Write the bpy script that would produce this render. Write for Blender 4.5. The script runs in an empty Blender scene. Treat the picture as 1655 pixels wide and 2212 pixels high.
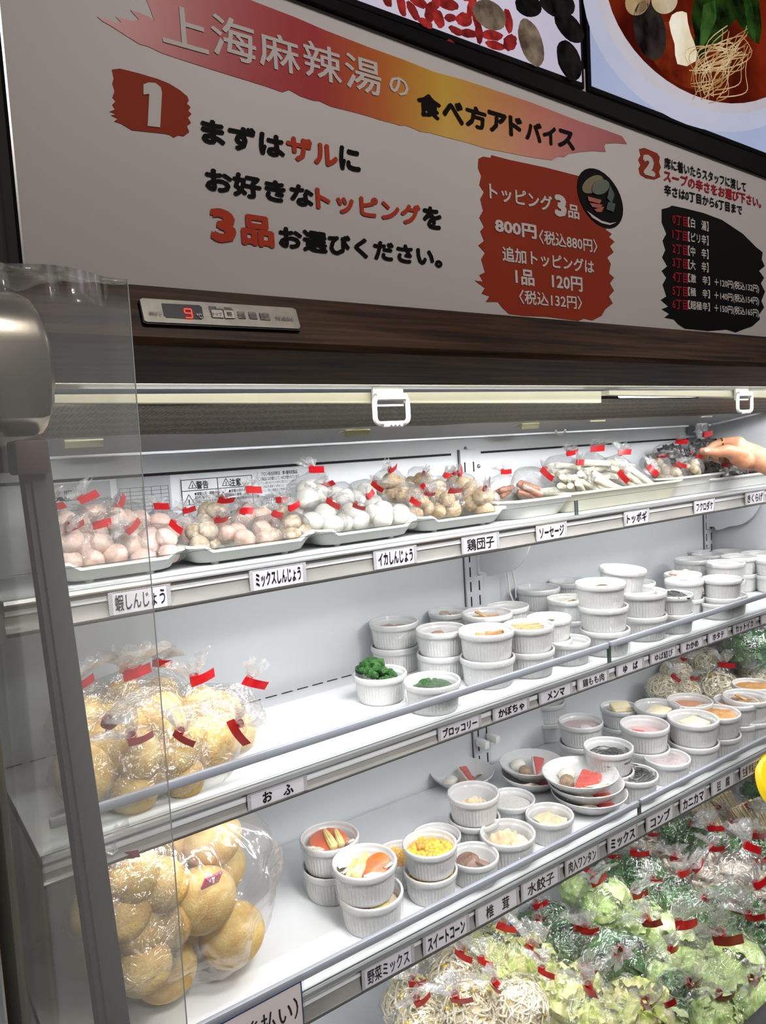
import bpy, bmesh, math, random
from mathutils import Vector, Matrix, Euler, noise as mnoise

S = bpy.context.scene
COL = S.collection
PI = math.pi

# ------------------------------------------------------------------ camera
F_PX, IMW, IMH = 1590.0, 1655.0, 2212.0
CX, CY = IMW / 2, IMH / 2
RX = Vector((0.80827063, -0.0964445, 0.58085889))     # case direction in camera coords (x right, y down, z forward)
RY = Vector((-0.58585514, -0.03300062, 0.80974361))
RZ = Vector((-0.05892661, -0.99479114, -0.08317594))
M = Matrix((RX, RY, RZ))                               # camera vector -> world vector
cam_d = bpy.data.cameras.new('camera')
cam = bpy.data.objects.new('camera', cam_d)
COL.objects.link(cam)
cam_d.sensor_fit = 'VERTICAL'
cam_d.sensor_height = 36.0
cam_d.lens = 36.0 * F_PX / IMH
cam_d.clip_start = 0.02
R = Matrix((
    (M[0][0], -M[0][1], -M[0][2]),
    (M[1][0], -M[1][1], -M[1][2]),
    (M[2][0], -M[2][1], -M[2][2])))
cam.matrix_world = R.to_4x4()                          # the lens sits at the origin, the floor 1.5 m below it
S.camera = cam

# ------------------------------------------------------------------ world, lights, exposure
S.view_settings.view_transform = 'Standard'
S.view_settings.look = 'None'
S.view_settings.gamma = 1.0
S.view_settings.use_curve_mapping = False
S.view_settings.exposure = 0.0
cy = S.cycles
cy.max_bounces = 6
cy.use_adaptive_sampling = True
cy.adaptive_threshold = 0.025
cy.diffuse_bounces = 3
cy.glossy_bounces = 3
cy.transmission_bounces = 4
cy.transparent_max_bounces = 28
cy.caustics_reflective = False
cy.caustics_refractive = False
cy.sample_clamp_indirect = 4.0
cy.use_denoising = True

W = bpy.data.worlds.new('world')
S.world = W
W.use_nodes = True
W.node_tree.nodes['Background'].inputs[0].default_value = (0.95, 0.9, 0.86, 1)
W.node_tree.nodes['Background'].inputs[1].default_value = 0.06


def area(name, loc, rot, sx, sy, power, color=(1, 1, 1), spread=None):
    d = bpy.data.lights.new(name, 'AREA')
    d.shape = 'RECTANGLE'
    d.size, d.size_y = sx, sy
    d.energy = power
    d.color = color
    if spread:
        d.spread = spread
    o = bpy.data.objects.new(name, d)
    COL.objects.link(o)
    o.location = loc
    o.rotation_euler = rot
    return o


def spot(name, loc, target, power, half, color=(1, 1, 1), radius=0.08, blend=0.5):
    d = bpy.data.lights.new(name, 'SPOT')
    d.energy = power
    d.spot_size = 2 * math.radians(half)
    d.spot_blend = blend
    d.shadow_soft_size = radius
    d.color = color
    o = bpy.data.objects.new(name, d)
    COL.objects.link(o)
    o.location = loc
    o.rotation_euler = (Vector(target) - Vector(loc)).to_track_quat('-Z', 'Y').to_euler()
    return o


area('case_lamp_light', (1.05, 0.79, 0.0715), (math.radians(32), 0, 0), 1.8, 0.011, 23.0, (0.97, 0.985, 1.0))
area('added_lip_fill', (1.05, 0.7115, 0.0785), (math.radians(35), 0, 0), 1.8, 0.004, 0.5, (1.0, 0.98, 0.93))  # added strip behind the canopy lip, brightens pull bar and underside
# unseen fill strips added under each shelf's front edge, shining down and back
for (ly, lz, lp) in ((0.932, -0.166, 1.9), (0.85, -0.432, 2.0), (0.82, -0.722, 2.4)):
    area('added_shelf_fill', (1.05, ly, lz), (math.radians(18), 0, 0), 1.78, 0.012, lp, (0.97, 0.985, 1.0))
area('added_canopy_down_fill', (1.05, 0.7105, 0.0783), (math.radians(10), 0, 0), 1.8, 0.003, 2.2, (0.99, 0.99, 0.97), math.radians(112))  # added downward strip behind the lip, brightens the tray fronts
area('added_room_fill', (0.6, -0.7, 1.25), (math.radians(28), 0, 0), 0.5, 0.4, 12.5, (1.0, 0.91, 0.85))  # added overhead fill out of view, brightens sign and wood
area('added_aisle_fill', (2.6, -0.9, 1.25), (math.radians(22), 0, 0), 0.5, 0.4, 9.0, (1.0, 0.92, 0.87))  # second added overhead fill, unseen, further right along the aisle
for k, sx in enumerate((0.35, 1.0, 1.65)):
    spot('added_high_spot', (sx + 0.1, -0.3, 1.05), (sx, 0.84, -0.85), 80.0, 16, (1.0, 0.995, 0.98), 0.16, 0.8)  # unseen spots added to brighten lower shelves and vegetables
for k, sx in enumerate((0.25, 0.8, 1.35, 1.9)):
    spot('added_low_spot', (sx, -0.6, 0.5), (sx, 1.0, -0.5), 33.0, 13.5, (0.97, 0.985, 1.0), 0.12, 0.6)  # added low spots, out of view, reaching in under the canopy


# ------------------------------------------------------------------ projection helpers
def ray(p):
    return M @ Vector((p[0] - CX, p[1] - CY, F_PX))


def atY(px, py, y):
    r = ray((px, py))
    return r * (y / r.y)


def atZ(px, py, z):
    r = ray((px, py))
    return r * (z / r.z)


def atX(px, py, x):
    r = ray((px, py))
    return r * (x / r.x)


def atD(px, py, d):
    return ray((px, py)) * (d / F_PX)


def proj(P):
    v = M.transposed() @ Vector(P)
    return (CX + F_PX * v.x / v.z, CY + F_PX * v.y / v.z)


def depth(P):
    return (M.transposed() @ Vector(P)).z


def x_on(px, y, z):
    """X of the point of the line (y, z) seen in picture column px."""
    lo, hi = -0.5, 6.0
    for _ in range(50):
        m = (lo + hi) / 2
        if proj((m, y, z))[0] < px:
            lo = m
        else:
            hi = m
    return lo


# ------------------------------------------------------------------ materials
def srgb(h):
    h = h.lstrip('#')
    c = [int(h[i:i + 2], 16) / 255 for i in (0, 2, 4)]
    return tuple((v / 12.92 if v <= 0.04045 else ((v + 0.055) / 1.055) ** 2.4) for v in c)


def newmat(name):
    m = bpy.data.materials.new(name)
    m.use_nodes = True
    nt = m.node_tree
    return m, nt, nt.nodes, nt.links, nt.nodes['Principled BSDF']


def mat(name, col, rough=0.5, metal=0.0, spec=0.5, var=0.06, scale=12.0, bump=0.0, bscale=60.0, coat=0.0, sss=0.0, trans=0.0, col2=None, stretch=None):
    """Principled surface whose colour varies by object-space noise."""
    m, nt, N, L, b = newmat(name)
    c = srgb(col) if isinstance(col, str) else col
    c2 = (srgb(col2) if isinstance(col2, str) else col2) if col2 else tuple(max(0, v * (1 - var * 2)) for v in c)
    tc = N.new('ShaderNodeTexCoord')
    mp = N.new('ShaderNodeMapping')
    L.new(tc.outputs['Object'], mp.inputs[0])
    if stretch:
        mp.inputs['Scale'].default_value = stretch
    n = N.new('ShaderNodeTexNoise')
    n.inputs['Scale'].default_value = scale
    n.inputs['Detail'].default_value = 4
    L.new(mp.outputs[0], n.inputs['Vector'])
    r = N.new('ShaderNodeValToRGB')
    r.color_ramp.elements[0].position = 0.35
    r.color_ramp.elements[1].position = 0.65
    r.color_ramp.elements[0].color = (*c2, 1)
    r.color_ramp.elements[1].color = (*c, 1)
    L.new(n.outputs['Fac'], r.inputs[0])
    L.new(r.outputs[0], b.inputs['Base Color'])
    b.inputs['Roughness'].default_value = rough
    b.inputs['Metallic'].default_value = metal
    b.inputs['Specular IOR Level'].default_value = spec
    b.inputs['Coat Weight'].default_value = coat
    if sss:
        b.inputs['Subsurface Weight'].default_value = sss
        b.inputs['Subsurface Radius'].default_value = (0.01, 0.006, 0.004)
        b.inputs['Subsurface Scale'].default_value = 0.5
    if trans:
        b.inputs['Transmission Weight'].default_value = trans
    if bump:
        n2 = N.new('ShaderNodeTexNoise')
        n2.inputs['Scale'].default_value = bscale
        n2.inputs['Detail'].default_value = 3
        L.new(mp.outputs[0], n2.inputs['Vector'])
        bp = N.new('ShaderNodeBump')
        bp.inputs['Strength'].default_value = bump
        bp.inputs['Distance'].default_value = 0.01
        L.new(n2.outputs['Fac'], bp.inputs['Height'])
        L.new(bp.outputs[0], b.inputs['Normal'])
    return m


def film(name, tint=(1, 1, 1), haze=0.06, shine=0.12, crease_glint=0.35, scale=6.0, rough=0.12, bump=0.6, hazecol=(0.9, 0.9, 0.9), dist=0.15):
    """Thin clear plastic: mostly see-through, shiny, whitish along creases, where glints are painted in."""
    m = bpy.data.materials.new(name)
    m.use_nodes = True
    nt = m.node_tree
    N, L = nt.nodes, nt.links
    N.clear()
    out = N.new('ShaderNodeOutputMaterial')
    tr = N.new('ShaderNodeBsdfTransparent')
    tr.inputs[0].default_value = (*tint, 1)
    gl = N.new('ShaderNodeBsdfGlossy')
    gl.inputs['Roughness'].default_value = rough
    gl.inputs[0].default_value = (1, 1, 1, 1)
    df = N.new('ShaderNodeBsdfDiffuse')
    df.inputs[0].default_value = (*hazecol, 1)
    tl = N.new('ShaderNodeBsdfTranslucent')
    tl.inputs[0].default_value = (*hazecol, 1)
    dmix = N.new('ShaderNodeMixShader')
    L.new(df.outputs[0], dmix.inputs[1])
    L.new(tl.outputs[0], dmix.inputs[2])
    tc = N.new('ShaderNodeTexCoord')
    nz = N.new('ShaderNodeTexNoise')
    nz.inputs['Scale'].default_value = scale
    nz.inputs['Detail'].default_value = 3.5
    nz.inputs['Distortion'].default_value = 1.2
    L.new(tc.outputs['Object'], nz.inputs['Vector'])
    vo = N.new('ShaderNodeTexNoise')
    vo.noise_type = 'RIDGED_MULTIFRACTAL'
    vo.inputs['Scale'].default_value = scale * 0.6
    vo.inputs['Detail'].default_value = 3
    L.new(tc.outputs['Object'], vo.inputs['Vector'])
    rm = N.new('ShaderNodeMapRange')
    rm.inputs[1].default_value = 0.98
    rm.inputs[2].default_value = 1.35
    rm.inputs[3].default_value = 0.0
    rm.inputs[4].default_value = crease_glint  # whitish lines along creases double as painted glints
    L.new(vo.outputs['Fac'], rm.inputs[0])
    bp = N.new('ShaderNodeBump')
    bp.inputs['Strength'].default_value = bump
    bp.inputs['Distance'].default_value = dist
    hs = N.new('ShaderNodeMath')
    hs.operation = 'MULTIPLY_ADD'
    hs.inputs[1].default_value = 0.45
    L.new(vo.outputs['Fac'], hs.inputs[0])
    L.new(nz.outputs['Fac'], hs.inputs[2])
    L.new(hs.outputs[0], bp.inputs['Height'])
    L.new(bp.outputs[0], gl.inputs['Normal'])
    lw = N.new('ShaderNodeLayerWeight')
    lw.inputs[0].default_value = 0.25
    mr = N.new('ShaderNodeMapRange')
    mr.inputs[3].default_value = shine
    mr.inputs[4].default_value = min(0.9, shine + 0.35)
    L.new(lw.outputs['Facing'], mr.inputs[0])
    ad = N.new('ShaderNodeMath')
    ad.operation = 'ADD'
    ad.use_clamp = True
    ad.inputs[1].default_value = haze
    L.new(rm.outputs[0], ad.inputs[0])
    m1 = N.new('ShaderNodeMixShader')
    L.new(ad.outputs[0], m1.inputs[0])
    L.new(tr.outputs[0], m1.inputs[1])
    L.new(dmix.outputs[0], m1.inputs[2])
    m2 = N.new('ShaderNodeMixShader')
    L.new(mr.outputs[0], m2.inputs[0])
    L.new(m1.outputs[0], m2.inputs[1])
    L.new(gl.outputs[0], m2.inputs[2])
    L.new(m2.outputs[0], out.inputs[0])
    return m


def glow(name, col, strength, col2=None, scale=8.0):
    m = bpy.data.materials.new(name)
    m.use_nodes = True
    nt = m.node_tree
    N, L = nt.nodes, nt.links
    N.clear()
    out = N.new('ShaderNodeOutputMaterial')
    e = N.new('ShaderNodeEmission')
    c = srgb(col) if isinstance(col, str) else col
    c2 = srgb(col2) if col2 else c
    tc = N.new('ShaderNodeTexCoord')
    n = N.new('ShaderNodeTexNoise')
    n.inputs['Scale'].default_value = scale
    n.inputs['Detail'].default_value = 5
    L.new(tc.outputs['Object'], n.inputs['Vector'])
    r = N.new('ShaderNodeValToRGB')
    r.color_ramp.elements[0].position = 0.35
    r.color_ramp.elements[1].position = 0.68
    r.color_ramp.elements[0].color = (*c2, 1)
    r.color_ramp.elements[1].color = (*c, 1)
    L.new(n.outputs['Fac'], r.inputs[0])
    L.new(r.outputs[0], e.inputs[0])
    e.inputs[1].default_value = strength
    L.new(e.outputs[0], out.inputs[0])
    return m


MT = {}
MT['panel'] = mat('white_enamel', '#d6d9dc', 0.42, var=0.012, scale=4)
MT['deck'] = mat('white_shelf_enamel', '#e2e4e6', 0.32, var=0.015, scale=5)
MT['steel_post'] = mat('grey_white_steel', '#c9ccd0', 0.4, var=0.03, scale=20)
MT['alu'] = mat('aluminium', '#c8cacb', 0.28, metal=0.85, var=0.05, scale=30, stretch=(0.2, 6, 6))
MT['rail'] = mat('price_rail_plastic', '#8d8a86', 0.22, var=0.12, scale=9, coat=0.3, stretch=(1, 3, 3))
MT['rail_dark'] = mat('rail_dark_trim', '#3f3c39', 0.45, var=0.1)  # dark grey plastic along the rail's lower edge
MT['guard'] = mat('guard_rail_plastic', '#8f939b', 0.32, var=0.04, scale=8)
MT['paper'] = mat('label_paper', '#c9c5cb', 0.35, var=0.03, scale=40, coat=0.25)
MT['ink'] = mat('black_ink', '#121212', 0.4, var=0.05)
MT['ink_soft'] = mat('grey_ink', '#55555a', 0.5, var=0.05)
MT['slot'] = mat('dark_slot', '#17130e', 0.8, var=0.1)
MT['wood'] = None
MT['dark'] = mat('dark_plastic', '#15151a', 0.4, var=0.05)
MT['bezel'] = mat('bezel_black', '#050507', 0.5, spec=0.1, var=0.05)
MT['steel'] = mat('stainless_steel', '#b3aca2', 0.25, metal=1.0, var=0.05, scale=30, stretch=(5, 0.3, 0.3))
MT['rubber'] = mat('black_rubber', '#262525', 0.55, var=0.12, scale=18)
MT['brown_rubber'] = mat('brown_rubber', '#4b3731', 0.55, var=0.1)
MT['cream'] = mat('cream_plastic', '#dcd8bd', 0.35, var=0.03)
MT['beige'] = mat('beige_plastic', '#b9b492', 0.4, var=0.06)
MT['white_pl'] = mat('white_plastic', '#e8e8e4', 0.35, var=0.03)
MT['tray'] = mat('tray_white', '#f0f0ea', 0.35, var=0.02)
MT['tray_cream'] = mat('tray_cream', '#e6e3cf', 0.35, var=0.03)
MT['porcelain'] = mat('white_porcelain', '#dadad9', 0.16, var=0.015, scale=3, coat=0.3)
MT['red'] = mat('red_tape', '#c4141c', 0.3, var=0.08, scale=10, coat=0.3)
MT['screw'] = mat('screw_steel', '#a0a0a0', 0.3, metal=1.0, var=0.1)

MT['bag'] = film('bag_film', haze=0.04, shine=0.12, crease_glint=0.5, scale=2.6, rough=0.13, bump=1.0, dist=0.016)
MT['bag_clear'] = film('bag_clear_film', haze=0.01, shine=0.15, crease_glint=0.45, scale=3.0, rough=0.1, bump=1.0, dist=0.016)
MT['tail'] = film('bag_tail_film', haze=0.22, shine=0.14, crease_glint=0.4, scale=4.0, rough=0.18, bump=1.0, dist=0.01)
MT['cling'] = film('cling_film', haze=0.005, shine=0.05, crease_glint=0.55, scale=5.5, rough=0.1, bump=0.8, dist=0.006)
MT['lid'] = film('cling_lid_film', haze=0.035, shine=0.03, crease_glint=0.08, scale=2.0, rough=0.1, bump=0.5, dist=0.004)
MT['carrier'] = film('carrier_film', haze=0.12, shine=0.1, crease_glint=0.4, scale=9.0, rough=0.15, bump=1.0, dist=0.02)
MT['vinyl'] = film('vinyl_sheet', tint=(0.93, 0.93, 0.9), haze=0.23, shine=0.035, crease_glint=0.05, scale=5, rough=0.14, bump=0.3, hazecol=(0.72, 0.71, 0.69), dist=0.002)
MT['pane'] = film('clear_pane', tint=(0.9, 0.9, 0.88), haze=0.1, shine=0.03, crease_glint=0.0, scale=5, rough=0.08, bump=0.0, hazecol=(0.6, 0.59, 0.57))
MT['guard_pane'] = film('guard_pane', tint=(0.97, 0.98, 0.975), haze=0.004, shine=0.012, crease_glint=0.0, scale=5, rough=0.06, bump=0.0)
MT['pane_edge'] = mat('pane_edge', '#3b4a42', 0.2, var=0.05)


def wood_mat():
    m, nt, N, L, b = newmat('dark_wood_grain')
    tc = N.new('ShaderNodeTexCoord')
    mp = N.new('ShaderNodeMapping')
    mp.inputs['Scale'].default_value = (2.2, 60, 60)
    L.new(tc.outputs['Object'], mp.inputs[0])
    n = N.new('ShaderNodeTexNoise')
    n.inputs['Scale'].default_value = 2.4
    n.inputs['Detail'].default_value = 7
    n.inputs['Distortion'].default_value = 0.6
    L.new(mp.outputs[0], n.inputs['Vector'])
    r = N.new('ShaderNodeValToRGB')
    r.color_ramp.elements[0].position = 0.3
    r.color_ramp.elements[1].position = 0.72
    r.color_ramp.elements[0].color = (*srgb('#180e09'), 1)
    r.color_ramp.elements[1].color = (*srgb('#523a29'), 1)
    L.new(n.outputs['Fac'], r.inputs[0])
    L.new(r.outputs[0], b.inputs['Base Color'])
    b.inputs['Roughness'].default_value = 0.5
    b.inputs['Specular IOR Level'].default_value = 0.18
    return m


MT['wood'] = wood_mat()


# ------------------------------------------------------------------ mesh helpers
class MB:
    def __init__(self):
        self.bm = bmesh.new()

    def _xf(self, verts, mx):
        if mx is not None:
            bmesh.ops.transform(self.bm, matrix=mx, verts=verts)

    def box(self, c, s, bevel=0.0, rot=None, seg=2):
        r = bmesh.ops.create_cube(self.bm, size=1.0)
        v = r['verts']
        bmesh.ops.scale(self.bm, vec=Vector(s), verts=v)
        if bevel:
            es = list({e for x in v for e in x.link_edges})
            rr = bmesh.ops.bevel(self.bm, geom=es, offset=bevel, segments=seg, affect='EDGES', profile=0.5)
            v = list({x for f in rr['faces'] for x in f.verts} | {x for x in v if x.is_valid})
            fs = {f for x in v for f in x.link_faces}
            v = list({x for f in fs for x in f.verts})
        mx = Matrix.Translation(Vector(c))
        if rot:
            mx = mx @ Euler(rot).to_matrix().to_4x4()
        self._xf(v, mx)
        return self

    def tube(self, pts, rad, seg=8, cap=True, flat=1.0, up=None):
        pts = [Vector(p) for p in pts]
        n = len(pts)
        rads = rad if isinstance(rad, (list, tuple)) else [rad] * n
        rings = []
        prev = None
        for i, p in enumerate(pts):
            t = (pts[min(i + 1, n - 1)] - pts[max(i - 1, 0)])
            if t.length < 1e-9:
                t = Vector((0, 0, 1))
            t.normalize()
            if prev is None:
                a = Vector(up) if up else (Vector((0, 0, 1)) if abs(t.z) < 0.9 else Vector((1, 0, 0)))
            else:
                a = prev
            b = t.cross(a)
            if b.length < 1e-6:
                b = t.cross(Vector((0.3, 1, 0.2)))
            b.normalize()
            a = b.cross(t)
            a.normalize()
            prev = a
            rings.append([self.bm.verts.new(p + rads[i] * (math.cos(2 * PI * k / seg) * a * flat + math.sin(2 * PI * k / seg) * b)) for k in range(seg)])
        for i in range(n - 1):
            for k in range(seg):
                self.bm.faces.new((rings[i][k], rings[i][(k + 1) % seg], rings[i + 1][(k + 1) % seg], rings[i + 1][k]))
        if cap:
            self.bm.faces.new(rings[0][::-1])
            self.bm.faces.new(rings[-1])
        return self

    def lathe(self, prof, seg=32, flute=None, c=(0, 0, 0), mx=None, closed=False):
        rings = []
        nv = []
        c = Vector(c)
        for i, (r, z) in enumerate(prof):
            if r < 1e-6:
                v = self.bm.verts.new(c + Vector((0, 0, z)))
                rings.append([v])
                nv.append(v)
                continue
            ring = []
            for k in range(seg):
                th = 2 * PI * k / seg
                rr = r + (flute(th, r, z, i) if flute else 0)
                v = self.bm.verts.new(c + Vector((rr * math.cos(th), rr * math.sin(th), z)))
                ring.append(v)
                nv.append(v)
            rings.append(ring)
        for a, b in zip(rings[:-1], rings[1:]):
            for k in range(seg):
                k2 = (k + 1) % seg
                if len(a) == 1 and len(b) == 1:
                    continue
                if len(a) == 1:
                    self.bm.faces.new((a[0], b[k2], b[k]))
                elif len(b) == 1:
                    self.bm.faces.new((a[k], a[k2], b[0]))
                else:
                    self.bm.faces.new((a[k], a[k2], b[k2], b[k]))
        self._xf(nv, mx)
        return self

    def blob(self, c, s, amp=0.0, freq=2.0, seed=0.0, sub=3, rot=None, fine=0.0, ffreq=8.0):
        r = bmesh.ops.create_icosphere(self.bm, subdivisions=sub, radius=1.0)
        off = Vector((seed * 7.3, seed * 3.1, seed * 5.7))
        mx = Matrix.Translation(Vector(c))
        if rot:
            mx = mx @ Euler(rot).to_matrix().to_4x4()
        sv = Vector(s) if not isinstance(s, (int, float)) else Vector((s, s, s))
        for v in r['verts']:
            k = 1 + amp * mnoise.noise(v.co * freq + off)
            if fine:
                k += fine * mnoise.noise(v.co * ffreq + off)
            p = v.co * k
            v.co = mx @ Vector((p.x * sv.x, p.y * sv.y, p.z * sv.z))
        return self

    def prism(self, pts, th, axis='Y'):
        """closed outline pts (3-D, roughly planar) thickened along an axis"""
        d = Vector((0, th, 0)) if axis == 'Y' else (Vector((th, 0, 0)) if axis == 'X' else Vector((0, 0, th)))
        a = [self.bm.verts.new(Vector(p)) for p in pts]
        b = [self.bm.verts.new(Vector(p) + d) for p in pts]
        self.bm.faces.new(a)
        self.bm.faces.new(b[::-1])
        n = len(a)
        for i in range(n):
            self.bm.faces.new((a[i], b[i], b[(i + 1) % n], a[(i + 1) % n]))
        return self

    def grid(self, fn, nu, nv):
        g = [[self.bm.verts.new(Vector(fn(i / nu, j / nv))) for j in range(nv + 1)] for i in range(nu + 1)]
        for i in range(nu):
            for j in range(nv):
                self.bm.faces.new((g[i][j], g[i + 1][j], g[i + 1][j + 1], g[i][j + 1]))
        return self

    def extrude_x(self, prof, x0, x1):
        """profile of (y, z) swept along X"""
        a = [self.bm.verts.new((x0, y, z)) for y, z in prof]
        b = [self.bm.verts.new((x1, y, z)) for y, z in prof]
        n = len(a)
        self.bm.faces.new(a)
        self.bm.faces.new(b[::-1])
        for i in range(n):
            self.bm.faces.new((a[i], b[i], b[(i + 1) % n], a[(i + 1) % n]))
        return self

    def mesh(self, name, m, smooth=True, angle=40):
        bm = self.bm
        bmesh.ops.recalc_face_normals(bm, faces=bm.faces[:])
        if smooth:
            lim = math.radians(angle)
            for f in bm.faces:
                f.smooth = True
            for e in bm.edges:
                if len(e.link_faces) == 2 and e.calc_face_angle(0) > lim:
                    e.smooth = False
        me = bpy.data.meshes.new(name)
        bm.to_mesh(me)
        bm.free()
        me.materials.append(m)
        return me


def link(name, me, parent=None, loc=None):
    o = bpy.data.objects.new(name, me)
    COL.objects.link(o)
    if parent is not None:
        o.parent = parent
    if loc is not None:
        o.location = loc
    return o


def tag(o, label, cat, group=None, kind=None):
    o['label'] = label
    o['category'] = cat
    if group:
        o['group'] = group
    if kind:
        o['kind'] = kind
    return o


def thing(name, label, cat, loc=(0, 0, 0), group=None, rot=None, scale=None):
    o = bpy.data.objects.new(name, None)
    COL.objects.link(o)
    o.empty_display_size = 0.02
    o.location = loc
    if rot:
        o.rotation_euler = rot
    if scale:
        o.scale = (scale, scale, scale) if isinstance(scale, (int, float)) else scale
    return tag(o, label, cat, group)


def part(name, mb, m, parent, smooth=True, angle=40, label=None):
    o = link(name, mb.mesh(name, m, smooth, angle) if isinstance(mb, MB) else mb, parent)
    if label:
        o['label'] = label
    return o


def struct(name, mb, m, smooth=False):
    o = link(name, mb.mesh(name, m, smooth))
    o['kind'] = 'structure'
    return o


_tx = {}


def text_mesh(body, bold, m):
    """flat lettering scaled to the unit square (x right, y up)"""
    key = (body, bold, m.name)
    if key in _tx:
        return _tx[key]
    cu = bpy.data.curves.new('lettering', 'FONT')
    cu.body = body
    cu.size = 1.0
    cu.resolution_u = 2
    cu.fill_mode = 'FRONT'
    o = bpy.data.objects.new('lettering', cu)
    COL.objects.link(o)
    dg = bpy.context.evaluated_depsgraph_get()
    me0 = bpy.data.meshes.new_from_object(o.evaluated_get(dg))
    vs = [v.co.copy() for v in me0.vertices]
    fs = [tuple(p.vertices) for p in me0.polygons]
    bpy.data.meshes.remove(me0)
    sh = [(0.0, 0.0)]
    if bold > 0.006:
        sh += [(bold * math.cos(k * PI / 3 + 0.3), bold * math.sin(k * PI / 3 + 0.3)) for k in range(6)]
    V, FC = [], []
    for q_, (dx_, dy_) in enumerate(sh):
        o_ = len(V)
        V += [(v.x + dx_, v.y + dy_, 8e-6 * q_) for v in vs]
        FC += [tuple(i_ + o_ for i_ in f) for f in fs]
    me = bpy.data.meshes.new('lettering')
    me.from_pydata(V, [], FC)
    bpy.data.objects.remove(o)
    bpy.data.curves.remove(cu)
    xs = [v.co.x for v in me.vertices]
    ys = [v.co.y for v in me.vertices]
    x0, x1, y0, y1 = min(xs), max(xs), min(ys), max(ys)
    for v in me.vertices:
        v.co.x = (v.co.x - x0) / max(1e-6, x1 - x0)
        v.co.y = (v.co.y - y0) / max(1e-6, y1 - y0)
    me.materials.clear()
    me.materials.append(m)
    me.name = 'lettering'
    _tx[key] = me
    return me


def put_text(body, parent, x0, z0, x1, z1, y, m, bold=0.03, name='lettering'):
    """lettering filling the rectangle x0..x1, z0..z1 of the plane Y = y (parent at identity)"""
    o = link(name, text_mesh(body, bold, m), parent)
    o.matrix_local = Matrix(((x1 - x0, 0, 0, x0), (0, 0, -1, y), (0, z1 - z0, 0, z0), (0, 0, 0, 1)))
    return o


# ------------------------------------------------------------------ setting
WY, XL, XR = 1.15, 0.105, 1.97
mfloor = mat('floor_tile', '#6b625a', 0.45, var=0.1, scale=3)
struct('floor', MB().box((1.5, -0.5, -1.52), (9, 6, 0.04)), mfloor)
mwall = mat('dark_brown_wall', '#1d1714', 0.6, var=0.12, scale=3, stretch=(6, 6, 0.6))
struct('wall_back', MB().box((1.5, 1.42, 0.0), (9, 0.1, 3.0)), mwall)
struct('wall_left', MB().box((-0.22, 1.02, 0.55), (0.72, 0.5, 1.1)), mwall)
# ---- dark column panel left of the signboard is wall_left; brown box low at the left
mcard = mat('brown_cardboard', '#7a5a34', 0.75, var=0.1, scale=5, stretch=(8, 8, 1))
bx = thing('cardboard_box', 'brown cardboard carton standing on the floor beyond the left end of the case', 'box', (-0.14, 1.15, -1.5))
part('carton_body', MB().box((0, 0, 0.45), (0.36, 0.5, 0.9), 0.004), mcard, bx)
part('packing_tape', MB().box((0, -0.2505, 0.45), (0.05, 0.002, 0.9)), mat('packing_tape', '#8d6f45', 0.3), bx)

# ------------------------------------------------------------------ refrigerated case
case = thing('display_case', 'open refrigerated display case with white interior and dark wood canopy', 'display case')
part('back_panel', MB().box(((XL + XR) / 2, WY + 0.02, -0.53), (XR - XL + 0.04, 0.04, 1.2)), MT['panel'], case)
part('end_panel', MB().box((XR + 0.02, 0.9, -0.5), (0.04, 0.56, 1.3), 0.004), MT['panel'], case)
part('case_top', MB().box(((XL + XR) / 2, 0.93, 0.13), (XR - XL + 0.06, 0.46, 0.04)), MT['steel_post'], case)
part('base_deck', MB().box(((XL + XR) / 2, 0.83, -1.06), (XR - XL, 0.68, 0.04)), MT['deck'], case)
part('front_bumper', MB().box((1.03, 0.49, -0.93), (1.96, 0.04, 0.24), 0.012), MT['rubber'], case, label='black front bumper')
part('base_cabinet', MB().box((1.03, 0.81, -1.29), (1.9, 0.64, 0.42)), MT['dark'], case)
# panel joints on the back wall (slim dark recess lines) and screws
zj = -0.0165
part('panel_joint', MB().box(((0.12 + 1.005) / 2, WY - 0.0006, zj), (0.885, 0.0016, 0.0045)).box(((1.09 + 1.945) / 2, WY - 0.0006, zj), (0.855, 0.0016, 0.0045)), MT['slot'], case)


def upright(x, w=0.046, z0=-1.02, z1=-0.008, right=True):
    u = part('upright', MB().box((x, WY - 0.004, (z0 + z1) / 2), (w, 0.008, z1 - z0), 0.001), MT['steel_post'], case)
    sl = MB()
    z = -0.045
    while z > -0.85:
        for dx in (-0.012, 0.0125):
            sl.box((x + dx, WY - 0.0083, z), (0.0032, 0.0012, 0.021), 0.0004)
        z -= 0.0315
    part('slot', sl, MT['slot'], u)
    ed = MB().box((x - w / 2 - 0.0006, WY - 0.002, (z0 + z1) / 2), (0.0012, 0.003, z1 - z0)).box((x + w / 2 + 0.0006, WY - 0.002, (z0 + z1) / 2), (0.0012, 0.003, z1 - z0))
    part('edge_gap', ed, MT['ink_soft'], u)


upright(1.047)
upright(1.945, 0.03)
for px, py in ((1005.5, 969), (980, 1011), (1034, 1007), (1528, 936)):
    P = atY(px, py, WY)
    part('screw', MB().lathe([(0, 0.004), (0.0025, 0.0036), (0.0042, 0.0018), (0.0045, 0)], 14, mx=Matrix.Translation(P) @ Matrix.Rotation(PI / 2, 4, 'X')), MT['screw'], case)

# canopy of dark wood
HY = 0.66
hx0, hx1 = 0.095, 2.02
part('wood_canopy', MB().extrude_x([(HY + 0.022, 0.1635), (HY, 0.1135), (HY + 0.004, 0.106), (HY + 0.04, 0.0765), (HY + 0.043, 0.0765), (HY + 0.043, 0.14), (HY + 0.1, 0.14), (HY + 0.1, 0.1635)], hx0, hx1), MT['wood'], case, smooth=False)
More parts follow.
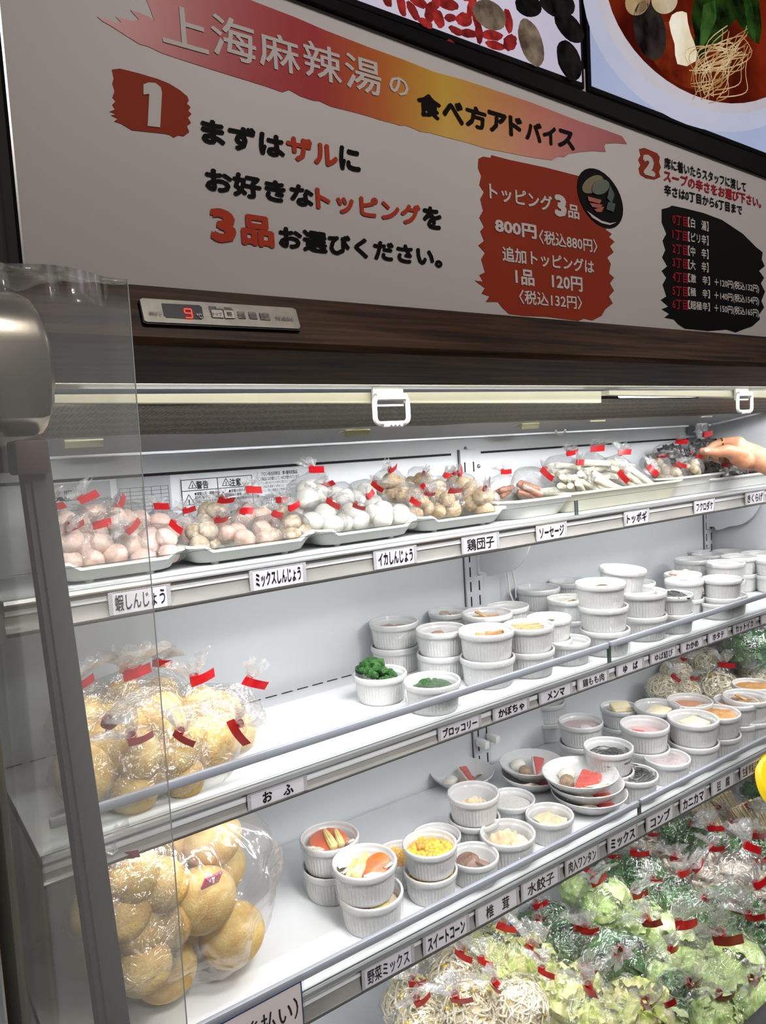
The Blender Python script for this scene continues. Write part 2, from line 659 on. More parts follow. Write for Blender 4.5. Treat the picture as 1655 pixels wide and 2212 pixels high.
# perforated underside and the lamp behind the pull bars
mlamp = glow('lamp_tube_glow', (0.95, 0.98, 1.0), 6.0)
mdots, nt, N, L, b = newmat('perforated_underside')
tc = N.new('ShaderNodeTexCoord')
vo = N.new('ShaderNodeTexVoronoi')
vo.inputs['Scale'].default_value = 85
vo.inputs['Randomness'].default_value = 0.15
L.new(tc.outputs['Object'], vo.inputs['Vector'])
rp = N.new('ShaderNodeValToRGB')
rp.color_ramp.elements[0].position = 0.12
rp.color_ramp.elements[0].color = (*srgb('#6e6a60'), 1)
rp.color_ramp.elements[1].position = 0.2
rp.color_ramp.elements[1].color = (*srgb('#d8d6cd'), 1)
L.new(vo.outputs['Distance'], rp.inputs[0])
L.new(rp.outputs[0], b.inputs['Base Color'])
part('underside', MB().box(((XL + XR) / 2, 0.742, 0.0795), (1.86, 0.046, 0.003)), mdots, case)
part('lamp_housing', MB().box(((XL + XR) / 2, 0.8, 0.0905), (1.86, 0.03, 0.008)), MT['white_pl'], case)
part('lamp_tube', MB().tube([(0.2, 0.79, 0.0695), (0.98, 0.79, 0.0695)], 0.004).tube([(1.08, 0.79, 0.0695), (1.9, 0.79, 0.0695)], 0.004), mlamp, case)

# honeycomb air outlet
mh, nt, N, L, b = newmat('honeycomb')
tc = N.new('ShaderNodeTexCoord')
vo = N.new('ShaderNodeTexVoronoi')
vo.inputs['Scale'].default_value = 190
vo.inputs['Randomness'].default_value = 0.35
L.new(tc.outputs['Object'], vo.inputs['Vector'])
rp = N.new('ShaderNodeValToRGB')
rp.color_ramp.elements[0].position = 0.25
rp.color_ramp.elements[0].color = (*srgb('#1b1915'), 1)
rp.color_ramp.elements[1].position = 0.6
rp.color_ramp.elements[1].color = (*srgb('#6c675c'), 1)
L.new(vo.outputs['Distance'], rp.inputs[0])
L.new(rp.outputs[0], b.inputs['Base Color'])
b.inputs['Roughness'].default_value = 0.7
MT['honey'] = mh
part('air_grille', MB().grid(lambda u, v: (XL + u * (XR - XL), 0.82 + v * 0.18, 0.066 - v * 0.0265 + 0.003 * mnoise.noise(Vector((u * 14, v * 2, 0)))), 80, 6), MT['honey'], case)
part('sloped_panel', MB().extrude_x([(1.0, 0.0425), (1.148, 0.0185), (1.148, 0.024), (1.0, 0.049)], XL, XR), MT['panel'], case, smooth=False)
part('panel_lip', MB().box(((XL + XR) / 2, 1.146, 0.0175), (XR - XL, 0.006, 0.005)), MT['panel'], case)
for i, (px, py) in enumerate(((768, 928), (178, 948), (1140, 914), (1287, 900), (1522, 892))):
    P = atY(px, py, 1.035)
    c = MB().box((0, 0, 0), (0.05, 0.03, 0.003), 0.001, rot=(math.radians(-12), 0, 0)).box((0.0, -0.006, -0.006), (0.05, 0.004, 0.012), 0.0015, rot=(0.3, 0, 0)).box((0, 0.014, 0.006), (0.048, 0.003, 0.022), rot=(-0.7, 0, 0))
    o = part('panel_clip', c, MT['beige'], case)
    o.location = P

# night blinds: cream pull bars with a white ring handle
mtag = MT['white_pl']
for i, (pl, pr_, pxh, pyh, lab) in enumerate((((118, 852, 870), (1299, 845, 870), 846, 886, 'cream pull bar of the night blind at the left, white ring handle hanging'),
                                              ((1316, 843, 853), (1700, 843, 859), 1609, 870, 'cream pull bar of the night blind at the right, behind the reaching hand'))):
    yb = 0.745
    nb = thing('night_blind', lab, 'blind', (0, 0, 0), 'night blinds under the canopy')
    q = [atY(pl[0], pl[2], yb), atY(pr_[0], pr_[2], yb), atY(pr_[0], pr_[1], yb), atY(pl[0], pl[1], yb)]
    part('pull_bar', MB().prism(q, 0.016), MT['cream'], nb, smooth=False)
    P = atY(pxh, pyh, yb - 0.012)
    hx, hz = P.x, P.z
    k = 1.0
    h = MB()
    pts = []
    w2, h2, r = 0.0255 * k, 0.0165, 0.008
    for (cx_, cz_, a0) in ((w2 - r, h2 - r, 0), (-w2 + r, h2 - r, 90), (-w2 + r, -h2 + r, 180), (w2 - r, -h2 + r, 270)):
        for a in range(0, 91, 15):
            t = math.radians(a0 + a)
            pts.append((hx + cx_ + r * math.cos(t), yb - 0.012, hz + cz_ + r * math.sin(t)))
    pts.append(pts[0])
    part('ring_handle', h.tube(pts, 0.0031, 8, cap=False), mtag, nb, label='white ring handle')
    part('handle_plate', MB().box((hx, yb - 0.006, hz + 0.018), (0.047, 0.004, 0.026), 0.0012).tube([(hx - 0.023, yb - 0.012, hz + 0.0165), (hx + 0.023, yb - 0.012, hz + 0.0165)], 0.0045, 8), mtag, nb)
    part('grip_tag', MB().box((hx, yb - 0.0135, hz - 0.0185), (0.029, 0.006, 0.0055), 0.002), mtag, nb)
    put_text('おろす' if False else '▲▲▲', nb, hx - 0.008, hz - 0.0202, hx + 0.01, hz - 0.0172, yb - 0.0168, MT['ink_soft'], 0.0)

# round thermometer and hook on the back wall
P = atY(1497, 931, WY)
th = thing('dial_thermometer', 'grey round dial thermometer fixed high on the back wall near right corner', 'thermometer', P)
part('dial_case', MB().lathe([(0, 0.0), (0.032, 0.0), (0.034, 0.004), (0.034, 0.028), (0.031, 0.03), (0.029, 0.027), (0, 0.0265)], 32, mx=Matrix.Rotation(PI / 2, 4, 'X')), mat('dial_grey', '#94969a', 0.4), th)
part('dial_face', MB().lathe([(0, 0.0278), (0.028, 0.0278), (0.028, 0.0272)], 32, mx=Matrix.Rotation(PI / 2, 4, 'X')), mat('dial_face', '#b9bcbc', 0.25, coat=0.5), th)
part('needle', MB().box((0.005, -0.029, 0.005), (0.02, 0.001, 0.0016), rot=(0, -0.7, 0)), MT['ink'], th)
P = atY(1211, 934, 1.12)
part('cable_hook', MB().tube([P + Vector((0.016 * math.sin(a), 0, 0.006 - 0.012 * math.cos(a) * 1.0)) for a in [k * 0.35 - 1.7 for k in range(11)]], 0.0025, 6), MT['white_pl'], case)

# controller on the canopy
ctl = thing('controller_panel', 'silver temperature controller showing a red 9 on the dark wood canopy', 'control panel')
HYc = HY - 0.002


def hp(px, py, dy=0.0):
    """point on the upper sloping face of the canopy"""
    n = Vector((0, -0.05, 0.022)).normalized()          # outward
    a = Vector((0, HY, 0.1135)) + n * dy
    r = ray((px, py))
    d = n.dot(a) / n.dot(r)
    return r * d


def plate(poly, th_, m, name, parent, dy):
    mb = MB()
    n = Vector((0, -0.05, 0.022)).normalized()
    a = [mb.bm.verts.new(hp(px, py, dy)) for px, py in poly]
    b_ = [mb.bm.verts.new(hp(px, py, dy) - n * th_) for px, py in poly]
    mb.bm.faces.new(a)
    mb.bm.faces.new(b_[::-1])
    for i in range(len(a)):
        mb.bm.faces.new((a[i], b_[i], b_[(i + 1) % len(a)], a[(i + 1) % len(a)]))
    return part(name, mb, m, parent, smooth=False)


mplate = mat('controller_silver', '#a39d92', 0.38, metal=0.35, var=0.1, scale=60)
plate([(300, 647), (306, 643), (632, 664), (641, 668), (652, 709), (648, 714), (318, 699), (310, 696)], 0.006, MT['dark'], 'plate_rim', ctl, 0.004)
plate([(302, 647), (308, 644), (631, 665), (639, 669), (649, 706), (645, 710), (318, 695), (312, 692)], 0.002, mplate, 'face_plate', ctl, 0.0052)
plate([(349, 655), (430, 659), (436, 663), (440, 687), (435, 690), (360, 686), (354, 681)], 0.001, MT['dark'], 'display_window', ctl, 0.0056)
plate([(450, 661), (498, 664), (504, 669), (509, 688), (457, 685), (453, 672)], 0.001, mat('button_surround', '#5d5751', 0.5), 'button_surround', ctl, 0.0056)
for q in ([(456, 669), (480, 670), (484, 686), (460, 685)], [(483, 670), (504, 671), (508, 687), (487, 687)]):
    plate(q, 0.001, mat('button_light', '#c9c3b6', 0.4), 'button', ctl, 0.0066)
for q in ([(513, 672), (528, 673), (532, 688), (516, 687)], [(537, 673), (553, 674), (557, 689), (541, 688)], [(560, 675), (580, 676), (585, 691), (564, 690)]):
    plate(q, 0.001, mat('button_worn', '#8b8478', 0.5, var=0.25, scale=200), 'button', ctl, 0.0062)
mred = glow('led_red', (1.0, 0.06, 0.04), 1.6)
seg = []
cxs = ((398, 667), (413, 668), (414.5, 677), (399.5, 676), (416, 687), (401, 686))
for a, b_ in ((0, 1), (1, 2), (0, 3), (3, 2), (2, 4), (4, 5)):
    p, q = hp(*cxs[a], 0.0064), hp(*cxs[b_], 0.0064)
    seg.append((p, q))
mb = MB()
for p, q in seg:
    mb.tube([p + (q - p) * 0.06, q - (q - p) * 0.06], 0.00065, 6)
part('digit_nine', mb, mred, ctl, label='red lit digit nine')


def hp_text(s, px0, px1, py0, py1, m, bold=0.01, dy=0.0068):
    a, b_, c = hp(px0, py1, dy), hp(px1, py1, dy), hp(px0, py0, dy)
    b_ = Vector((b_.x, a.y, a.z))
    up = c - a
    up.x = 0
    o = link('lettering', text_mesh(s, bold, m), ctl)
    ex, eyv = b_ - a, up
    ez = ex.cross(eyv).normalized()
    o.matrix_local = Matrix(((ex.x, eyv.x, ez.x, a.x), (ex.y, eyv.y, ez.y, a.y), (ex.z, eyv.z, ez.z, a.z), (0, 0, 0, 1)))


hp_text('℃', 427, 438, 677, 687, MT['paper'])
hp_text('照明', 468, 484, 662, 668, MT['paper'])
hp_text('トップ', 461, 480, 674, 682, MT['ink'])
hp_text('棚', 491, 502, 673, 683, MT['ink'])
hp_text('モード切替', 514, 530, 675, 685, MT['ink_soft'])
hp_text('温度設定', 539, 555, 676, 686, MT['ink_soft'])
hp_text('照明入/切', 563, 582, 677, 687, MT['ink_soft'])
hp_text('TSUBISHI', 596, 634, 683, 690, MT['ink_soft'], 0.02)
hp_text('運転中 ▢', 323, 350, 672, 679, MT['ink_soft'])

# stickers on the back wall
WS = WY - 0.0012


def wall_text(s, parent, px0, py0, px1, py1, m, bold=0.01, y=WS - 0.0008):
    a, c, d = atY(px0, py1, y), atY(px0, py0, y), atY(px1, py1, y)
    put_text(s, parent, a.x, a.z, d.x, c.z, y, m, bold)


def sticker(name, label, q, m):
    t = thing(name, label, 'sticker', (0, 0, 0), 'notices on the back wall')
    (x0, y0), (x1, y1) = q
    a, c = atY(x0, y1, WS), atY(x1, y0, WS)
    part('backing', MB().box(((a.x + c.x) / 2, WS, (a.z + c.z) / 2), (c.x - a.x, 0.0012, abs(c.z - a.z))), m, t)
    return t, a.x, c.x, min(a.z, c.z), max(a.z, c.z)


def wline(mb, x0, z0, x1, z1, w=0.0008, y=WS - 0.0009):
    d = Vector((x1 - x0, 0, z1 - z0))
    mb.box(((x0 + x1) / 2, y, (z0 + z1) / 2), (max(d.length, w), 0.0004, w), rot=(0, -math.atan2(d.z, d.x), 0))


msil = mat('silver_sticker', '#a9acb0', 0.35, var=0.05)
mwht = mat('white_sticker', '#d9dbdd', 0.4, var=0.03)
t, x0, x1, z0, z1 = sticker('caution_sticker', 'white warning and caution sticker ruled in black, behind the mixed balls', ((390, 1138), (551, 1035)), mwht)
z1b, z0b = z1 - 0.002, z0 + 0.002
mb = MB()
xm = (x0 + x1) / 2
for (a, b_, c, d) in ((x0, z0b, x1, z0b), (x0, z1b, x1, z1b), (x0, z0b, x0, z1b), (x1, z0b, x1, z1b), (xm, z0b, xm, z1b), (x0, z1b - 0.018, x1, z1b - 0.018)):
    wline(mb, a, b_, c, d, 0.0012)


def tri(cx_, cz_, s):
    p = [(cx_ + s * math.cos(a), cz_ + s * math.sin(a)) for a in (PI / 2, PI * 7 / 6, PI * 11 / 6)]
    for i in range(3):
        wline(mb, *p[i], *p[(i + 1) % 3], 0.001)
    mb.box((cx_, WS - 0.0009, cz_), (s * 0.16, 0.0004, s * 0.55))
    mb.box((cx_, WS - 0.0009, cz_ - s * 0.38), (s * 0.16, 0.0004, s * 0.13))


w = x1 - x0
tri(x0 + 0.15 * w, z1b - 0.010, 0.008)
tri(xm + 0.12 * w, z1b - 0.010, 0.008)
for r_ in (0, 1):
    tri(x0 + 0.09 * w, z1b - 0.035 - 0.03 * r_, 0.011)
    tri(xm + 0.07 * w, z1b - 0.035 - 0.03 * r_, 0.011)
part('ruled_frame', mb, MT['ink'], t, smooth=False)
put_text('警告', t, x0 + 0.2 * w, z1b - 0.0165, x0 + 0.37 * w, z1b - 0.003, WS - 0.001, MT['ink'], 0.03)
put_text('注意', t, xm + 0.17 * w, z1b - 0.0165, xm + 0.34 * w, z1b - 0.003, WS - 0.001, MT['ink'], 0.03)
for k, (la, lb) in enumerate((('●漏電火災・感電の', '●感電の恐れあり。'), ('　恐れあり。', '　庫内の清掃・点検・ランプ'), ('　製品に直接水をかけ', '　交換の時は電源回路を切る'), ('　ないこと。', '　こと。'))):
    zz = z1b - 0.0265 - 0.0065 * k
    put_text(la, t, x0 + 0.17 * w, zz, x0 + 0.17 * w + 0.0042 * len(la), zz + 0.0055, WS - 0.001, MT['ink'], 0.015)
    put_text(lb, t, xm + 0.15 * w, zz, xm + 0.15 * w + 0.0042 * len(lb), zz + 0.0055, WS - 0.001, MT['ink'], 0.015)
put_text('●漏電', t, x0 + 0.17 * w, z1b - 0.062, x0 + 0.3 * w, z1b - 0.056, WS - 0.001, MT['ink'], 0.015)
put_text('●発熱・発火の', t, xm + 0.15 * w, z1b - 0.062, xm + 0.4 * w, z1b - 0.056, WS - 0.001, MT['ink'], 0.015)

t, x0, x1, z0, z1 = sticker('gas_notice', 'small printed refrigerant notice right of the warning sticker', ((556, 1090), (650, 1018)), MT['panel'])
w = x1 - x0
put_text('フロン排出抑制法　第1種特定製品', t, x0 + 0.08 * w, z1 - 0.009, x1 - 0.04 * w, z1 - 0.002, WS - 0.001, MT['ink'], 0.01)
put_text('この製品には冷媒として、HFCが使われています', t, x0 + 0.01 * w, z1 - 0.017, x1, z1 - 0.0105, WS - 0.001, MT['ink'], 0.01)
for k, s in enumerate(('①フロン類をみだりに大気中に放出することは禁じられ', '②この製品を廃棄する場合には、フロン類の回収が', '③フロン類の種類及び数量は、製品銘板に')):
    put_text(s, t, x0 + 0.01 * w, z1 - 0.0235 - k * 0.0065, x1 - 0.02 * w, z1 - 0.0185 - k * 0.0065, WS - 0.001, MT['ink_soft'], 0.005)
mb = MB()
za = z1 - 0.044
for k in range(4):
    wline(mb, x0 + 0.03 * w, za - 0.0075 * k, x0 + 0.75 * w, za - 0.0075 * k)
for fx in (0.03, 0.28, 0.55, 0.75):
    wline(mb, x0 + fx * w, za, x0 + fx * w, za - 0.0225)
part('ruled_table', mb, MT['ink_soft'], t, smooth=False)
for k, (a_, b_) in enumerate((('冷媒番号', '地球温暖化係数'), ('R134a', '1430'), ('R404A', '3920'))):
    put_text(a_, t, x0 + 0.05 * w, za - 0.0065 - 0.0075 * k, x0 + 0.25 * w, za - 0.0015 - 0.0075 * k, WS - 0.001, MT['ink'], 0.01)
    put_text(b_, t, x0 + 0.32 * w, za - 0.0065 - 0.0075 * k, x0 + 0.52 * w, za - 0.0015 - 0.0075 * k, WS - 0.001, MT['ink'], 0.01)

t, x0, x1, z0, z1 = sticker('data_table_sticker', 'silver sticker with a ruled data table, left of the warning sticker', ((252, 1140), (376, 1034)), msil)
w = x1 - x0
mb = MB()
for k in range(13):
    wline(mb, x0 + 0.03 * w, z1 - 0.016 - 0.006 * k, x1 - 0.05 * w, z1 - 0.016 - 0.006 * k, 0.0007)
for fx in (0.03, 0.22, 0.45, 0.62, 0.8, 0.95):
    wline(mb, x0 + fx * w, z1 - 0.016, x0 + fx * w, z1 - 0.088, 0.0007)
part('ruled_table', mb, MT['ink_soft'], t, smooth=False)
t, x0, x1, z0, z1 = sticker('maker_plate', 'grey maker plate with a three-diamond mark behind the clear end sheet', ((110, 1130), (245, 1047)), msil)
w = x1 - x0
mb = MB()
for (dx_, dz_, an) in ((0.1, -0.012, 90), (0.062, -0.022, 210), (0.138, -0.022, 330)):
    s = 0.0065
    cx_, cz_ = x0 + dx_ * w * 1.0, z1 + dz_
    a = math.radians(an)
    u_ = Vector((math.cos(a), 0, math.sin(a)))
    v_ = Vector((-u_.z, 0, u_.x))
    mb.prism([Vector((cx_, WS - 0.0012, cz_)) + u_ * s, Vector((cx_, WS - 0.0012, cz_)) + v_ * s * 0.55, Vector((cx_, WS - 0.0012, cz_)) - u_ * s, Vector((cx_, WS - 0.0012, cz_)) - v_ * s * 0.55], 0.0004)
part('three_diamond_mark', mb, MT['ink'], t, smooth=False)
put_text('MITSUBISHI', t, x0 + 0.2 * w, z1 - 0.017, x0 + 0.5 * w, z1 - 0.010, WS - 0.001, MT['ink'], 0.02)
put_text('ELECTRIC', t, x0 + 0.2 * w, z1 - 0.026, x0 + 0.43 * w, z1 - 0.019, WS - 0.001, MT['ink'], 0.02)
mb = MB()
for k in range(5):
    wline(mb, x0 + 0.03 * w, z1 - 0.04 - 0.007 * k, x0 + (0.7 if k % 2 else 0.45) * w, z1 - 0.04 - 0.007 * k, 0.0012)
part('ruled_lines', mb, MT['ink_soft'], t, smooth=False)

# socket, plug and looped cable under the top shelf
P = atY(1087, 1195, WY - 0.014)
so = thing('power_socket', 'beige power plug with looped white cable under top shelf', 'socket', P)
part('plug_body', MB().box((0, 0, 0.006), (0.019, 0.026, 0.04), 0.004).box((0.002, -0.002, -0.018), (0.013, 0.016, 0.02), 0.003), MT['beige'], so)
pts = [(0.002, -0.005, -0.026), (0.003, -0.008, -0.05), (0.004, -0.01, -0.085), (0.012, -0.012, -0.106), (0.022, -0.012, -0.1), (0.021, -0.012, -0.07), (0.012, -0.012, -0.03), (0.009, -0.014, 0.03)]
part('cable', MB().tube(pts, 0.0022, 8), MT['white_pl'], so)


# ------------------------------------------------------------------ shelves
def shelf_z(i, x):
    return {1: -0.1445, 2: -0.4105, 3: -0.6885 - 0.016 * (x - 0.5), 4: -1.04}[i]


SH = {1: dict(yf=0.916, yb=1.12), 2: dict(yf=0.834, yb=1.128), 3: dict(yf=0.803, yb=1.146)}
LAB = {1: 'topmost white shelf, holding the trays of bagged balls', 2: 'white shelf in the middle, holding broccoli ramekins and golden bread bags', 3: 'lowest white shelf, holding ramekins and shallow plates of food'}
shelves = {}
for i in (1, 2, 3):
    zt = shelf_z(i, 0.5)
    yf, yb = SH[i]['yf'], SH[i]['yb']
    sh = thing('shelf', LAB[i], 'shelf', (0.5, 0, zt), 'white shelves of the case', rot=(0, 0.016 if i == 3 else 0, 0))
    shelves[i] = sh
    x0, x1 = 0.125 - 0.5, 1.955 - 0.5
    part('deck', MB().box(((x0 + x1) / 2, (yf + yb) / 2, -0.009), (x1 - x0, yb - yf, 0.018), 0.0015), MT['deck'], sh)
    part('front_lip', MB().extrude_x([(yf, 0.0012), (yf - 0.0045, 0.0005), (yf - 0.006, -0.0035), (yf - 0.004, -0.006), (yf, -0.006)], x0, x1), MT['alu'], sh)
    part('lip_groove', MB().box(((x0 + x1) / 2, yf + 0.003, 0.0003), (x1 - x0, 0.0022, 0.0008)), MT['ink_soft'], sh)
    # price rail: slightly concave strip
    zb = {1: -0.037, 2: -0.0285, 3: -0.037}[i]
    zt_ = -0.006
    pr = []
    for k in range(7):
        f = k / 6
        pr.append((yf - 0.002 + 0.0042 * math.sin(PI * f) - 0.001 * f, zt_ + (zb - zt_) * f))
    pr2 = [(y + 0.0016, z) for y, z in pr[::-1]]
    part('price_rail', MB().extrude_x(pr + pr2, x0, x1), MT['rail'], sh)
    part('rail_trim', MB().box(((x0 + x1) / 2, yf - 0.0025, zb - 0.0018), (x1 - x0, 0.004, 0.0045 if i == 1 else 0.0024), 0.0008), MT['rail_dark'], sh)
    sh['zb'] = zb
    # brackets
    for bxp in (1.047, 1.925):
        arc = [(yf + 0.07 + (WY - 0.075 - yf - 0.07) * (1 - math.cos(t)), -0.018 - 0.1 * math.sin(t)) for t in [PI / 2 * k / 8 for k in range(9)]]
        pf = [(WY - 0.01, -0.018)] + arc + [(WY - 0.05, -0.128), (WY - 0.034, -0.131), (WY - 0.03, -0.122), (WY - 0.01, -0.122)]
        bk = MB().prism([Vector((bxp - 0.5 + 0.012, y, z)) for y, z in pf], 0.003, 'X').box((bxp - 0.5 + 0.0135, WY - 0.007, -0.075), (0.012, 0.012, 0.11), 0.002)
        part('bracket', bk, MT['steel_post'], sh, smooth=False)
    # guard
    gy = yf + 0.004
    gh = {1: 0.028, 2: 0.031, 3: 0.02}[i]
    cut = {1: x_on(1245, gy, -0.13), 2: x_on(1318, gy, shelf_z(2, 1.2)) - 0.002, 3: x_on(1381, gy, shelf_z(3, 1.1) + 0.01)}[i] - 0.5
    for (ga, gb) in ((x0 + 0.012, cut - 0.003), (cut + 0.003, x1)):
        g = part('guard_pane', MB().box(((ga + gb) / 2, gy, gh / 2), (gb - ga, 0.003, gh)), MT['guard_pane'], sh, smooth=False)
        if i > 1:
            part('guard_rail', MB().box(((ga + gb) / 2, gy, gh + 0.002), (gb - ga, 0.0075, 0.0115), 0.0022), MT['guard'], g)
        else:
            part('pane_edge', MB().box(((ga + gb) / 2, gy, gh), (gb - ga, 0.0022, 0.0006)), MT['pane_edge'], g)
        for gx in (ga, gb):
            if abs(gx - cut) < 0.01:
                part('pane_end', MB().box((gx, gy, gh / 2), (0.0016, 0.0034, gh)), MT['pane_edge'], g)
    # gap slots along the rear edge
    mb = MB()
    if i == 2:
        k = x0 + 0.01
        while k < x1:
            mb.box((k + 0.012, yb + 0.0005, -0.0015), (0.021, 0.003, 0.0045))
            k += 0.031
        part('rear_gap', mb, MT['slot'], sh, smooth=False)

# white bracket hooks on the middle upright, below the middle shelf
mb = MB()
for px, py in ((1043, 1606), (1066, 1594)):
    P = atY(px, py, WY - 0.028)
    mb.box(P, (0.013, 0.03, 0.016), 0.002)
o = part('bracket_hook', mb, MT['white_pl'], case)

# ------------------------------------------------------------------ label cards
mborder, nt, N, L, b = newmat('key_pattern_border')
tc = N.new('ShaderNodeTexCoord')
ck = N.new('ShaderNodeTexChecker')
ck.inputs['Scale'].default_value = 900
ck.inputs[1].default_value = (*srgb('#d2cfd2'), 1)
ck.inputs[2].default_value = (*srgb('#4f4d50'), 1)
L.new(tc.outputs['Object'], ck.inputs['Vector'])
L.new(ck.outputs['Color'], b.inputs['Base Color'])
b.inputs['Roughness'].default_value = 0.4

CARDS = {
    1: [('蝦しんじょう', 230, 372, 'shrimp ball'), ('ミックスしんじょう', 535, 664, 'mixed ball'), ('イカしんじょう', 803, 903, 'squid ball'), ('鶏団子', 993, 1081, 'chicken dumpling'), ('ソーセージ', 1154, 1227, 'sausage'), ('トッポギ', 1344, 1405, 'rice cake'), ('フクロダケ', 1495, 1547, 'straw mushroom'), ('きくらげ', 1606, 1654, 'wood ear')],
    2: [('おふ', 530, 666, 'wheat gluten'), ('ブロッコリー', 942, 1042, 'broccoli'), ('かぼちゃ', 1060, 1146, 'pumpkin'), ('メンマ', 1160, 1239, 'bamboo shoot'), ('鶏もも肉', 1243, 1318, 'chicken thigh'), ('ゆば', 1327, 1394, 'tofu skin'), ('ゆば結び', 1400, 1465, 'tied tofu skin'), ('わかめ', 1466, 1522, 'seaweed'), ('ホタテ', 1525, 1576, 'scallop'), ('カットイカ', 1579, 1635, 'cut squid'), ('', 1639, 1700, 'half hidden')],
    3: [('野菜ミックス', 777, 897, 'vegetable mix'), ('スイートコーン', 909, 1016, 'sweetcorn'), ('椎茸', 1023, 1123, 'shiitake'), ('水餃子', 1121, 1212, 'boiled dumpling'), ('肉入ワンタン', 1216, 1297, 'meat wonton'), ('ミックス', 1308, 1380, 'mixed plate'), ('コンブ', 1391, 1459, 'kelp'), ('カニカマ', 1465, 1528, 'crab stick'), ('豆腐', 1532, 1590, 'tofu'), ('生揚 厚揚豆腐', 1595, 1646, 'fried tofu'), ('', 1650, 1700, 'half hidden')]}
SHN = {1: 'top', 2: 'middle', 3: 'lowest'}
for i in (1, 2, 3):
    zb = shelves[i]['zb']
    for (txt, pa, pb, en) in CARDS[i]:
        y = SH[i]['yf'] - 0.0032
        xa = 0.6
        for _ in range(3):
            xa = x_on(pa + 4, y, shelf_z(i, xa) + zb * 0.55)
        xb = xa + 0.05
        for _ in range(3):
            xb = x_on(pb - 3, y, shelf_z(i, xb) + zb * 0.55)
        zt_, zl = shelf_z(i, xa) - 0.0072, shelf_z(i, xa) + zb + 0.0012
        w, h = xb - xa, zt_ - zl
        rt = (0, 0.016 if i == 3 else 0, 0)
        en_l = f'white {en} name card in the {SHN[i]} shelf price rail'
        if not txt:
            en_l = f'name card at the far right end of the {SHN[i]} price rail'
        cd = thing('label_card', en_l, 'label', (xa, y, zl), 'name cards in the price rails', rot=rt)
        part('card', MB().box((w / 2, 0, h / 2), (w, 0.0008, h)), MT['paper'], cd, smooth=False)
        part('card_border', MB().box((0.0025, -0.0007, h / 2), (0.005, 0.0006, h)).box((w - 0.0025, -0.0007, h / 2), (0.005, 0.0006, h)).box((w / 2, -0.0007, h - 0.0006), (w, 0.0005, 0.0012)), mborder, cd, smooth=False)
        if txt:
            n = len(txt)
            if n <= 3:
                span = min(0.8, 0.22 * n + 0.1)
                tx = '　'.join(txt) if txt in ('おふ', 'ゆば', '椎茸', '豆腐') else txt
            else:
                span, tx = 0.8, txt
            hh = h * 0.72
            ww = min(w * span, hh * 1.02 * len(tx))
            o = link('lettering', text_mesh(tx, 0.012 if any(ord(c_) > 0x4e00 for c_ in tx) else 0.032, MT['ink']), cd)
            o.matrix_local = Matrix(((ww, 0, 0, (w - ww) / 2), (0, 0, -1, -0.001), (0, hh, 0, h * 0.13), (0, 0, 0, 1)))

# laminated notice at the lower left front
P0, P1 = atY(648, 2118, 0.79), atY(470, 2206, 0.79)
nx1, nz1 = P0.x, P0.z
nt_ = thing('laminated_notice', 'laminated white notice with a blue border hung on the lowest shelf front', 'notice', (0, 0, 0))
nx0, nz0 = nx1 - 0.17, nz1 - 0.12
part('laminate', MB().box(((nx0 + nx1) / 2 + 0.0015, 0.789, (nz0 + nz1) / 2 + 0.003), (nx1 - nx0 + 0.006, 0.0008, nz1 - nz0 + 0.012)), MT['guard_pane'], nt_, smooth=False)
part('sheet', MB().box(((nx0 + nx1) / 2, 0.7883, (nz0 + nz1) / 2), (nx1 - nx0, 0.0005, nz1 - nz0)), mat('notice_paper', '#c9bfbd', 0.4, var=0.03), nt_, smooth=False)
mb = MB()
for (a, b_, c, d) in ((nx0, nz1, nx1, nz1), (nx0, nz0, nx1, nz0), (nx0, nz0, nx0, nz1), (nx1, nz0, nx1, nz1)):
    wline(mb, a, b_, c, d, 0.0016, 0.7878)
part('blue_border', mb, mat('navy_ink', '#2a3358', 0.4), nt_, smooth=False)
put_text('（後払い）', nt_, nx1 - 0.088, nz1 - 0.044, nx1 - 0.006, nz1 - 0.016, 0.7876, MT['ink'], 0.012)
put_text('す', nt_, nx1 - 0.024, nz1 - 0.078, nx1 - 0.004, nz1 - 0.055, 0.7876, MT['ink'], 0.012)


# ------------------------------------------------------------------ signboard above the canopy
SY = 0.75
sb = thing('signboard', 'white menu advice signboard with red brush banner above the wood canopy', 'sign')
mboard = mat('sign_white', '#dfdad8', 0.45, spec=0.2, var=0.015, scale=3)
A = atY(50, 575, SY)
zlo, zhi = 0.1645, 0.56
xs0 = 0.1485
part('board', MB().box(((xs0 + 2.4) / 2, SY + 0.006, (zlo + zhi) / 2), (2.4 - xs0, 0.012, zhi - zlo), 0.001), mboard, sb)
part('board_edge', MB().box((xs0 - 0.0008, SY + 0.004, (zlo + zhi) / 2), (0.0018, 0.016, zhi - zlo)), MT['alu'], sb)


def outline(name, poly, m, parent, y, th=0.0008):
    mb = MB()
    mb.prism([atY(px, py, y) for px, py in poly], th)
    return part(name, mb, m, parent, smooth=False)


